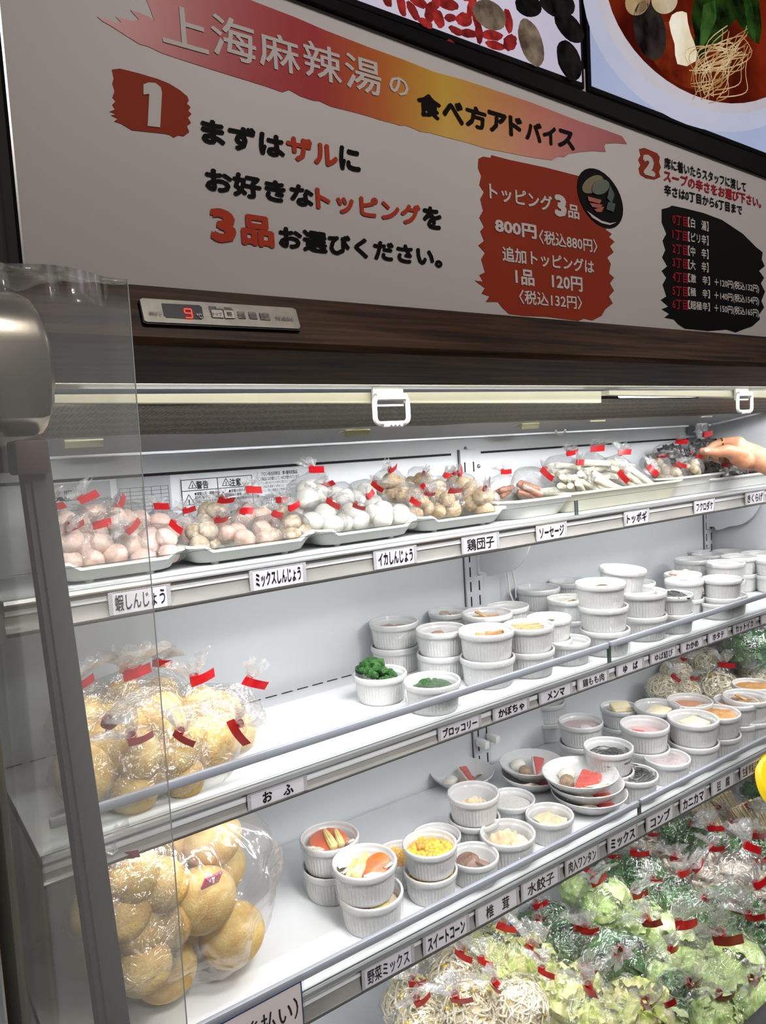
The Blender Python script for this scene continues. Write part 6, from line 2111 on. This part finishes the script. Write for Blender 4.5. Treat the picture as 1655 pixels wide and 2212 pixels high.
# ------------------------------------------------------------------ vegetable bags heaped on the base deck
VN = {'sprout': 'bean sprouts', 'napa': 'yellow napa cabbage', 'cabbage': 'pale green cabbage', 'bokchoy': 'dark bok choy', 'spinach': 'dark leafy greens', 'mushroom': 'grey mushrooms', 'enoki': 'cream enoki', 'mizuna': 'fine mizuna greens'}
VB = [
    # nearest row at the bottom of the picture
    ('sprout', 885, 2165, 0.058, 'at the lower left corner of the heap'), ('sprout', 985, 2125, 0.064, 'with a red tape under the sweetcorn card'), ('sprout', 955, 2075, 0.055, 'against the rail, top of the sprout pile'),
    ('sprout', 1010, 2210, 0.062, 'at the bottom edge with red tape tuft'), ('sprout', 1120, 2205, 0.062, 'bottom edge, right of the tufted one'), ('sprout', 910, 2225, 0.058, 'lowest, mostly below the frame'),
    ('napa', 1010, 2040, 0.05, 'half hidden under the shiitake card'), ('napa', 1060, 2075, 0.066, 'left of the napa pair'), ('napa', 1135, 2085, 0.07, 'centre of the napa pair'), ('napa', 1175, 2140, 0.05, 'low, with torn red tape'),
    ('napa', 1240, 2150, 0.068, 'round one with tape on its top'), ('napa', 1295, 2205, 0.062, 'bottom edge, left of the twin'), ('napa', 1375, 2210, 0.064, 'at the bottom edge with upright tail'), ('napa', 1060, 2140, 0.05, 'deep between sprouts and napa pair'),
    ('bokchoy', 1180, 1985, 0.056, 'just under the dumpling card'), ('bokchoy', 1225, 2050, 0.058, 'with thin tail beside the napa'), ('bokchoy', 1275, 2055, 0.06, 'with red tape facing front'), ('bokchoy', 1335, 2105, 0.082, 'largest, green stems at the bottom'), ('bokchoy', 1145, 2010, 0.05, 'left under the dumpling card'),
    ('cabbage', 1250, 1915, 0.052, 'right under the wonton card'), ('cabbage', 1310, 1965, 0.066, 'below the spinach'), ('cabbage', 1385, 1990, 0.058, 'middle of the cabbage row'), ('cabbage', 1435, 2040, 0.074, 'plump one in the centre with tape'), ('cabbage', 1490, 2095, 0.07, 'left of the right pair'), ('cabbage', 1585, 2115, 0.088, 'largest, right of the pair'), ('cabbage', 1435, 2120, 0.05, 'small, with a tape flag at left'), ('cabbage', 1640, 2180, 0.06, 'at the bottom right corner'), ('cabbage', 1545, 2205, 0.055, 'bottom edge between dark greens'), ('cabbage', 1450, 2215, 0.05, 'bottom edge, left of dark tuft'),
    ('spinach', 1320, 1870, 0.055, 'right under the mixed card'), ('spinach', 1380, 1895, 0.07, 'beside the mushrooms'), ('spinach', 1465, 1955, 0.056, 'with red tape below the mushrooms'), ('spinach', 1500, 1985, 0.055, 'behind the right cabbage pair'), ('spinach', 1580, 1995, 0.075, 'right of centre, large'), ('spinach', 1635, 2040, 0.062, 'right edge below the red tape'), ('spinach', 1475, 2175, 0.052, 'small dark one with tufted tail'), ('spinach', 1655, 1905, 0.055, 'right edge beside the mushrooms'), ('spinach', 1410, 1945, 0.05, 'deep, left of the red taped one'),
    ('mushroom', 1390, 1830, 0.062, 'under the kelp card'), ('mushroom', 1455, 1880, 0.064, 'with red tape in the middle'), ('mushroom', 1535, 1880, 0.058, 'upper right of the mushroom heap'), ('mushroom', 1530, 1930, 0.06, 'centre of the heap'), ('mushroom', 1605, 1920, 0.074, 'biggest, right of the heap'), ('mushroom', 1650, 1970, 0.06, 'right edge'),
    ('mizuna', 1455, 1795, 0.06, 'taped, under the crab stick card'), ('mizuna', 1490, 1805, 0.062, 'behind the mushrooms'), ('mizuna', 1550, 1840, 0.066, 'middle, below the enoki'), ('mizuna', 1620, 1862, 0.07, 'with red tape, under the enoki'),
    ('enoki', 1525, 1770, 0.055, 'loose one under the tofu card'), ('enoki', 1585, 1765, 0.07, 'fan shaped, rear'), ('enoki', 1640, 1790, 0.078, 'fan shaped, right edge'), ('enoki', 1545, 1800, 0.05, 'low, between mizuna and fan'),
    ('mushroom', 1620, 1690, 0.05, 'beyond the tofu card near the end wall'), ('spinach', 1640, 1725, 0.052, 'beyond the enoki near the end wall'),
]
for kind, px, py, r, d in VB:
    zc = -0.925 + 0.02 * (py - 1700) / 500
    P = atZ(px, py, zc)
    vn = VN[kind]
    if kind == 'enoki':
        tl, sp_ = (rb.uniform(0.7, 1.0), rb.uniform(-0.3, 0.3)), rb.uniform(-0.4, 0.2)
    else:
        tl, sp_ = (rb.uniform(-0.25, 0.5), rb.uniform(-0.55, 0.25)), rb.uniform(-0.9, 0.2)
    r *= 0.93
    P.z += rb.uniform(-0.012, 0.014)
    bag(kind, P, r, f'bag of {vn} on the base deck, {d}', f'{vn} bags on the base deck', tilt=tl, spin=sp_, big=True, squash=1.06)

# yellow colander bowl at the right edge in front of the rail
P = atY(1682, 1690, 0.772)
cl = thing('yellow_bowl', 'bright yellow plastic bowl at the right edge in front of the tofu card', 'bowl', P, scale=1.1)
my = mat('yellow_plastic', '#f2cf1a', 0.35, var=0.03)
cl.rotation_euler = (math.radians(62), math.radians(-18), 0)
part('bowl_body', MB().lathe([(0, -0.03), (0.022, -0.03), (0.024, -0.018), (0.027, 0.0), (0.036, 0.008), (0.05, 0.007), (0.058, -0.001), (0.055, -0.005), (0.046, 0.0), (0.034, 0.001), (0.028, -0.02), (0.022, -0.033), (0, -0.034)], 40), my, cl)
part('inside_pad', MB().lathe([(0, -0.012), (0.0245, -0.012), (0.0245, -0.016)], 30), mat('dark_olive', '#6b5a18', 0.5), cl)


# ------------------------------------------------------------------ left end of the case: glass end, black post, steel cap, vinyl sheet
eg = thing('glass_end', 'glass end of the case with black front post and steel cap', 'end panel', (0, 0, 0))
part('glass_pane', MB().prism([Vector((0.1, y, z)) for y, z in ((0.53, 0.02), (0.40, -0.62), (0.40, -1.05), (1.15, -1.05), (1.15, 0.1), (0.6, 0.1))], 0.005, 'X'), MT['pane'], eg, smooth=False)
mb = MB()
pz = [(0.531, 0.016), (0.495, -0.16), (0.452, -0.37), (0.40, -0.62), (0.40, -1.05)]
for (dx_, hw, dy_) in ((0.0, 0.0062, 0.0), (-0.0085, 0.0016, 0.004)):
    A_ = []
    for y, z in pz:
        A_.append([mb.bm.verts.new((0.101 + dx_ + sx * hw, y + dy_ + sy, z)) for sx, sy in ((-1, -0.009), (1, -0.009), (1, 0.009), (-1, 0.009))])
    for a, b_ in zip(A_[:-1], A_[1:]):
        for k in range(4):
            mb.bm.faces.new((a[k], a[(k + 1) % 4], b_[(k + 1) % 4], b_[k]))
    mb.bm.faces.new(A_[0])
    mb.bm.faces.new(A_[-1])
part('front_post', mb, MT['rubber'], eg, smooth=False, label='black rubber front post')
part('post_cap', MB().box((0.0945, 0.521, 0.009), (0.02, 0.03, 0.022), 0.002), MT['brown_rubber'], eg, label='brown rubber block')
prof = [(0.66, 0.136), (0.56, 0.124), (0.53, 0.117)]
for k in range(7):
    a = math.radians(70 - 15 * k)
    prof.append((0.522 - 0.021 * math.cos(math.radians(15 * k)) + 0.0, 0.092 + 0.022 * math.sin(math.radians(90 - 15 * k))))
prof = [(0.66, 0.134), (0.56, 0.122), (0.535, 0.117), (0.518, 0.111), (0.507, 0.102), (0.502, 0.092), (0.5, 0.08), (0.4995, 0.06), (0.4995, 0.042), (0.501, 0.033), (0.507, 0.027), (0.52, 0.023), (0.66, 0.02)]
mb = MB()
rings = []
for (x, ins) in ((0.055, 0.0), (0.104, 0.0), (0.109, 0.0015), (0.1115, 0.005)):
    rings.append([mb.bm.verts.new((x - (0.008 * max(0, (0.05 - z) / 0.05) if x > 0.1 else 0) - (0.007 * max(0, (z - 0.085) / 0.035) if x > 0.1 else 0), y + ins, z + (ins if z < 0.05 else -ins))) for y, z in prof])
for a, b_ in zip(rings[:-1], rings[1:]):
    n = len(a)
    for k in range(n):
        mb.bm.faces.new((a[k], a[(k + 1) % n], b_[(k + 1) % n], b_[k]))
mb.bm.faces.new(rings[0])
mb.bm.faces.new(rings[-1][::-1])
part('steel_cap', mb, MT['steel'], eg, angle=25, label='brushed stainless steel cap')

vs = thing('vinyl_sheet', 'clear hazy vinyl sheet draped over the steel cap at the left end', 'plastic sheet', (0, 0, 0))


def vin(u, v):
    """u: 0 rear left .. 1 front right edge;  v: 0 on the canopy top .. 1 bottom"""
    # plan position of the hanging part
    if u < 0.45:
        f = u / 0.45
        x, y = 0.088 - 0.026 * f, 0.80 - 0.385 * f
    else:
        f = (u - 0.45) / 0.55
        x, y = 0.062 + 0.072 * f, 0.415 - 0.012 * math.sin(PI * min(1, f * 1.2)) - 0.006 * (1 - f)
    if v < 0.3:
        g = v / 0.3
        y2 = 0.70 + (y - 0.70) * min(1, g * 1.08)
        if u < 0.45:
            y2 = 0.86 + (y - 0.86) * g
        ztop = min(0.166, 0.238 * y2 + 0.008 * (1 - u)) if u > 0.45 else 0.166 - g * (0.166 - (0.1022 - 0.03 * (0.45 - u) / 0.45))
        w = math.sin(PI * g)
        cr = 0.004 * mnoise.noise(Vector((u * 9, v * 22, 3.1))) + 0.003 * abs(mnoise.noise(Vector((u * 19, v * 40, 8)))) - 0.007 * math.exp(-((u - 0.72) / 0.05) ** 2) * w
        return (x + 0.003 * mnoise.noise(Vector((u * 12, v * 25, 1))), y2 + 0.004 * mnoise.noise(Vector((u * 10, v * 20, 5))), ztop + cr * (0.4 + w))
    g = (v - 0.3) / 0.7
    wob = 0.002 * math.sin(g * 5 + u * 3) * g
    top = 0.1022 - (0.03 * (0.45 - u) / 0.45 if u < 0.45 else 0)
    return (x + wob * (1 - u) - 0.006 * g * (u if u > 0.45 else 0), y + wob + 0.0025 * mnoise.noise(Vector((u * 6, g * 4, 2))) * (1 - g), top - g * 0.9)


part('sheet', MB().grid(vin, 60, 70), MT['vinyl'], vs, angle=180)
part('rolled_edge', MB().tube([(0.086, 0.795 + 0.02 * f, 0.06 - 0.86 * f) for f in [k / 12 for k in range(13)]], 0.010, 12), mat('rolled_vinyl', '#6f6c66', 0.3, var=0.15, scale=8), vs)
part('cut_edge', MB().tube([vin(1.0, 0.06 + 0.94 * k / 30) for k in range(31)], 0.0004, 5), mat('vinyl_edge', '#8d8e8a', 0.3), vs)

# ------------------------------------------------------------------ hand reaching in from the right
D0 = depth(PH) + 0.012
U = D0 / F_PX / 5.53


def hpnt(u, v, o=0.0):
    return atD(1455 + u / 5.53, 900 + v / 5.53, D0 + o)


mskin, nt, N, L, b = newmat('skin')
tc = N.new('ShaderNodeTexCoord')
n1 = N.new('ShaderNodeTexNoise')
n1.inputs['Scale'].default_value = 38
n1.inputs['Detail'].default_value = 3
L.new(tc.outputs['Object'], n1.inputs['Vector'])
rp = N.new('ShaderNodeValToRGB')
rp.color_ramp.elements[0].position = 0.35
rp.color_ramp.elements[0].color = (*srgb('#ad7455'), 1)
rp.color_ramp.elements[1].position = 0.65
rp.color_ramp.elements[1].color = (*srgb('#c69273'), 1)
L.new(n1.outputs['Fac'], rp.inputs[0])
L.new(rp.outputs[0], b.inputs['Base Color'])
b.inputs['Roughness'].default_value = 0.48
b.inputs['Subsurface Weight'].default_value = 0.15
b.inputs['Subsurface Radius'].default_value = (0.012, 0.005, 0.003)
b.inputs['Subsurface Scale'].default_value = 0.4
n2 = N.new('ShaderNodeTexNoise')
n2.inputs['Scale'].default_value = 260
n2.inputs['Detail'].default_value = 3
L.new(tc.outputs['Object'], n2.inputs['Vector'])
bp = N.new('ShaderNodeBump')
bp.inputs['Strength'].default_value = 0.25
bp.inputs['Distance'].default_value = 0.002
L.new(n2.outputs['Fac'], bp.inputs['Height'])
L.new(bp.outputs[0], b.inputs['Normal'])

CH = [
    [(2400, 1150, -0.28, 200), (1750, 800, -0.12, 178), (1300, 610, -0.045, 158), (1106, 540, -0.018, 146), (950, 480, 0.0, 140)],
    [(960, 470, 0.004, 140), (860, 425, 0.006, 132), (770, 370, 0.006, 110)],
    [(960, 500, 0.024, 130), (860, 480, 0.03, 125), (790, 450, 0.034, 112)],
    [(930, 540, -0.004, 105), (850, 530, -0.012, 105), (760, 480, -0.016, 98)],
    [(930, 560, 0.03, 85), (840, 550, 0.04, 80), (790, 520, 0.045, 75)],
    # thumb
    [(800, 470, -0.016, 100), (650, 410, -0.022, 78), (520, 425, -0.024, 60), (410, 414, -0.02, 54), (350, 412, -0.015, 43)],
    # index, middle, ring, little finger
    [(770, 330, 0.006, 96), (610, 308, 0.014, 58), (490, 345, 0.018, 52), (400, 420, 0.014, 45), (378, 495, 0.007, 35)],
    [(775, 370, 0.026, 92), (650, 345, 0.036, 56), (535, 410, 0.04, 50), (490, 480, 0.03, 43), (505, 512, 0.022, 36)],
    [(785, 430, 0.042, 84), (670, 430, 0.054, 52), (590, 490, 0.054, 46), (605, 522, 0.044, 37)],
    [(810, 500, 0.05, 74), (730, 515, 0.062, 43), (680, 545, 0.06, 38), (690, 560, 0.052, 33)],
]
mb = MB()
for ch in CH:
    pts, rad = [], []
    for i in range(len(ch) - 1):
        a, c = ch[i], ch[i + 1]
        for k in range(8):
            f = k / 8
            q = [a[j] + (c[j] - a[j]) * f for j in range(4)]
            pts.append(hpnt(q[0], q[1], q[2]))
            rad.append(q[3] * U)
    q = ch[-1]
    pts.append(hpnt(q[0], q[1], q[2]))
    rad.append(q[3] * U)
    mb.tube(pts, rad, 20)
    for p, r in ((pts[0], rad[0]), (pts[-1], rad[-1])):
        mb.blob(p, r * 0.995, 0, 1, 0, 3)
    for i in range(8, len(pts) - 1, 8):
        mb.blob(pts[i], rad[i] * 1.0, 0, 1, 0, 3)
ps = tag(link('person', None), 'forearm and hand of a person reaching in from the right, pinching a mushroom bag', 'person')
ps.location = hpnt(2400, 1150, -0.28)
bd = mb.mesh('hand_and_forearm', mskin)
o = link('body', bd, ps)
o.matrix_parent_inverse = Matrix.Identity(4)
for v in bd.vertices:
    v.co = v.co - ps.location
rmd = o.modifiers.new('merge', 'REMESH')
rmd.mode = 'VOXEL'
rmd.voxel_size = 0.0016
rmd.use_smooth_shade = True
sm = o.modifiers.new('smooth', 'SMOOTH')
sm.factor = 0.5
sm.iterations = 7
# ring on the index finger, thumb nail, sleeve
a, c = hpnt(640, 313, 0.0125), hpnt(520, 333, 0.0175)
d = (c - a).normalized()
mid = hpnt(577, 318, 0.0155)
mx = Matrix.Translation(mid - ps.location) @ d.to_track_quat('Z', 'Y').to_matrix().to_4x4()
rr = 57 * U
mb = MB().lathe([(rr, -0.0016), (rr + 0.0014, -0.0014), (rr + 0.0017, 0), (rr + 0.0014, 0.0014), (rr, 0.0016)], 36, mx=mx)
part('ring', mb, mat('gold', '#d9a04a', 0.22, metal=1.0, var=0.03), ps, label='thin gold ring')
nl = hpnt(398, 400, -0.02 - 47 * U) - ps.location
tdir = (hpnt(350, 412, 0) - hpnt(450, 416, 0)).normalized()
vdir = hpnt(398, 400, 0).normalized()
side = tdir.cross(vdir).normalized()
mb = MB().blob((0, 0, 0), (0.0062, 0.0048, 0.0016), 0, 1, 0, 3)
nm = mb.mesh('fingernail', mat('nail_pink', '#e3b6a2', 0.25, var=0.03, coat=0.4))
on_ = link('fingernail', nm, ps)
on_.matrix_local = Matrix(((tdir.x, side.x, vdir.x, nl.x), (tdir.y, side.y, vdir.y, nl.y), (tdir.z, side.z, vdir.z, nl.z), (0, 0, 0, 1)))
pts = [hpnt(1900 + 1100 * f, 882 + 590 * f, -0.155 - 0.29 * f) - ps.location for f in [k / 12 for k in range(13)]]
part('sleeve', MB().tube(pts, [0.047 + 0.014 * k / 12 + 0.002 * (k % 2) for k in range(13)], 20), mat('dark_sleeve', '#2c2f3a', 0.8, var=0.1), ps)
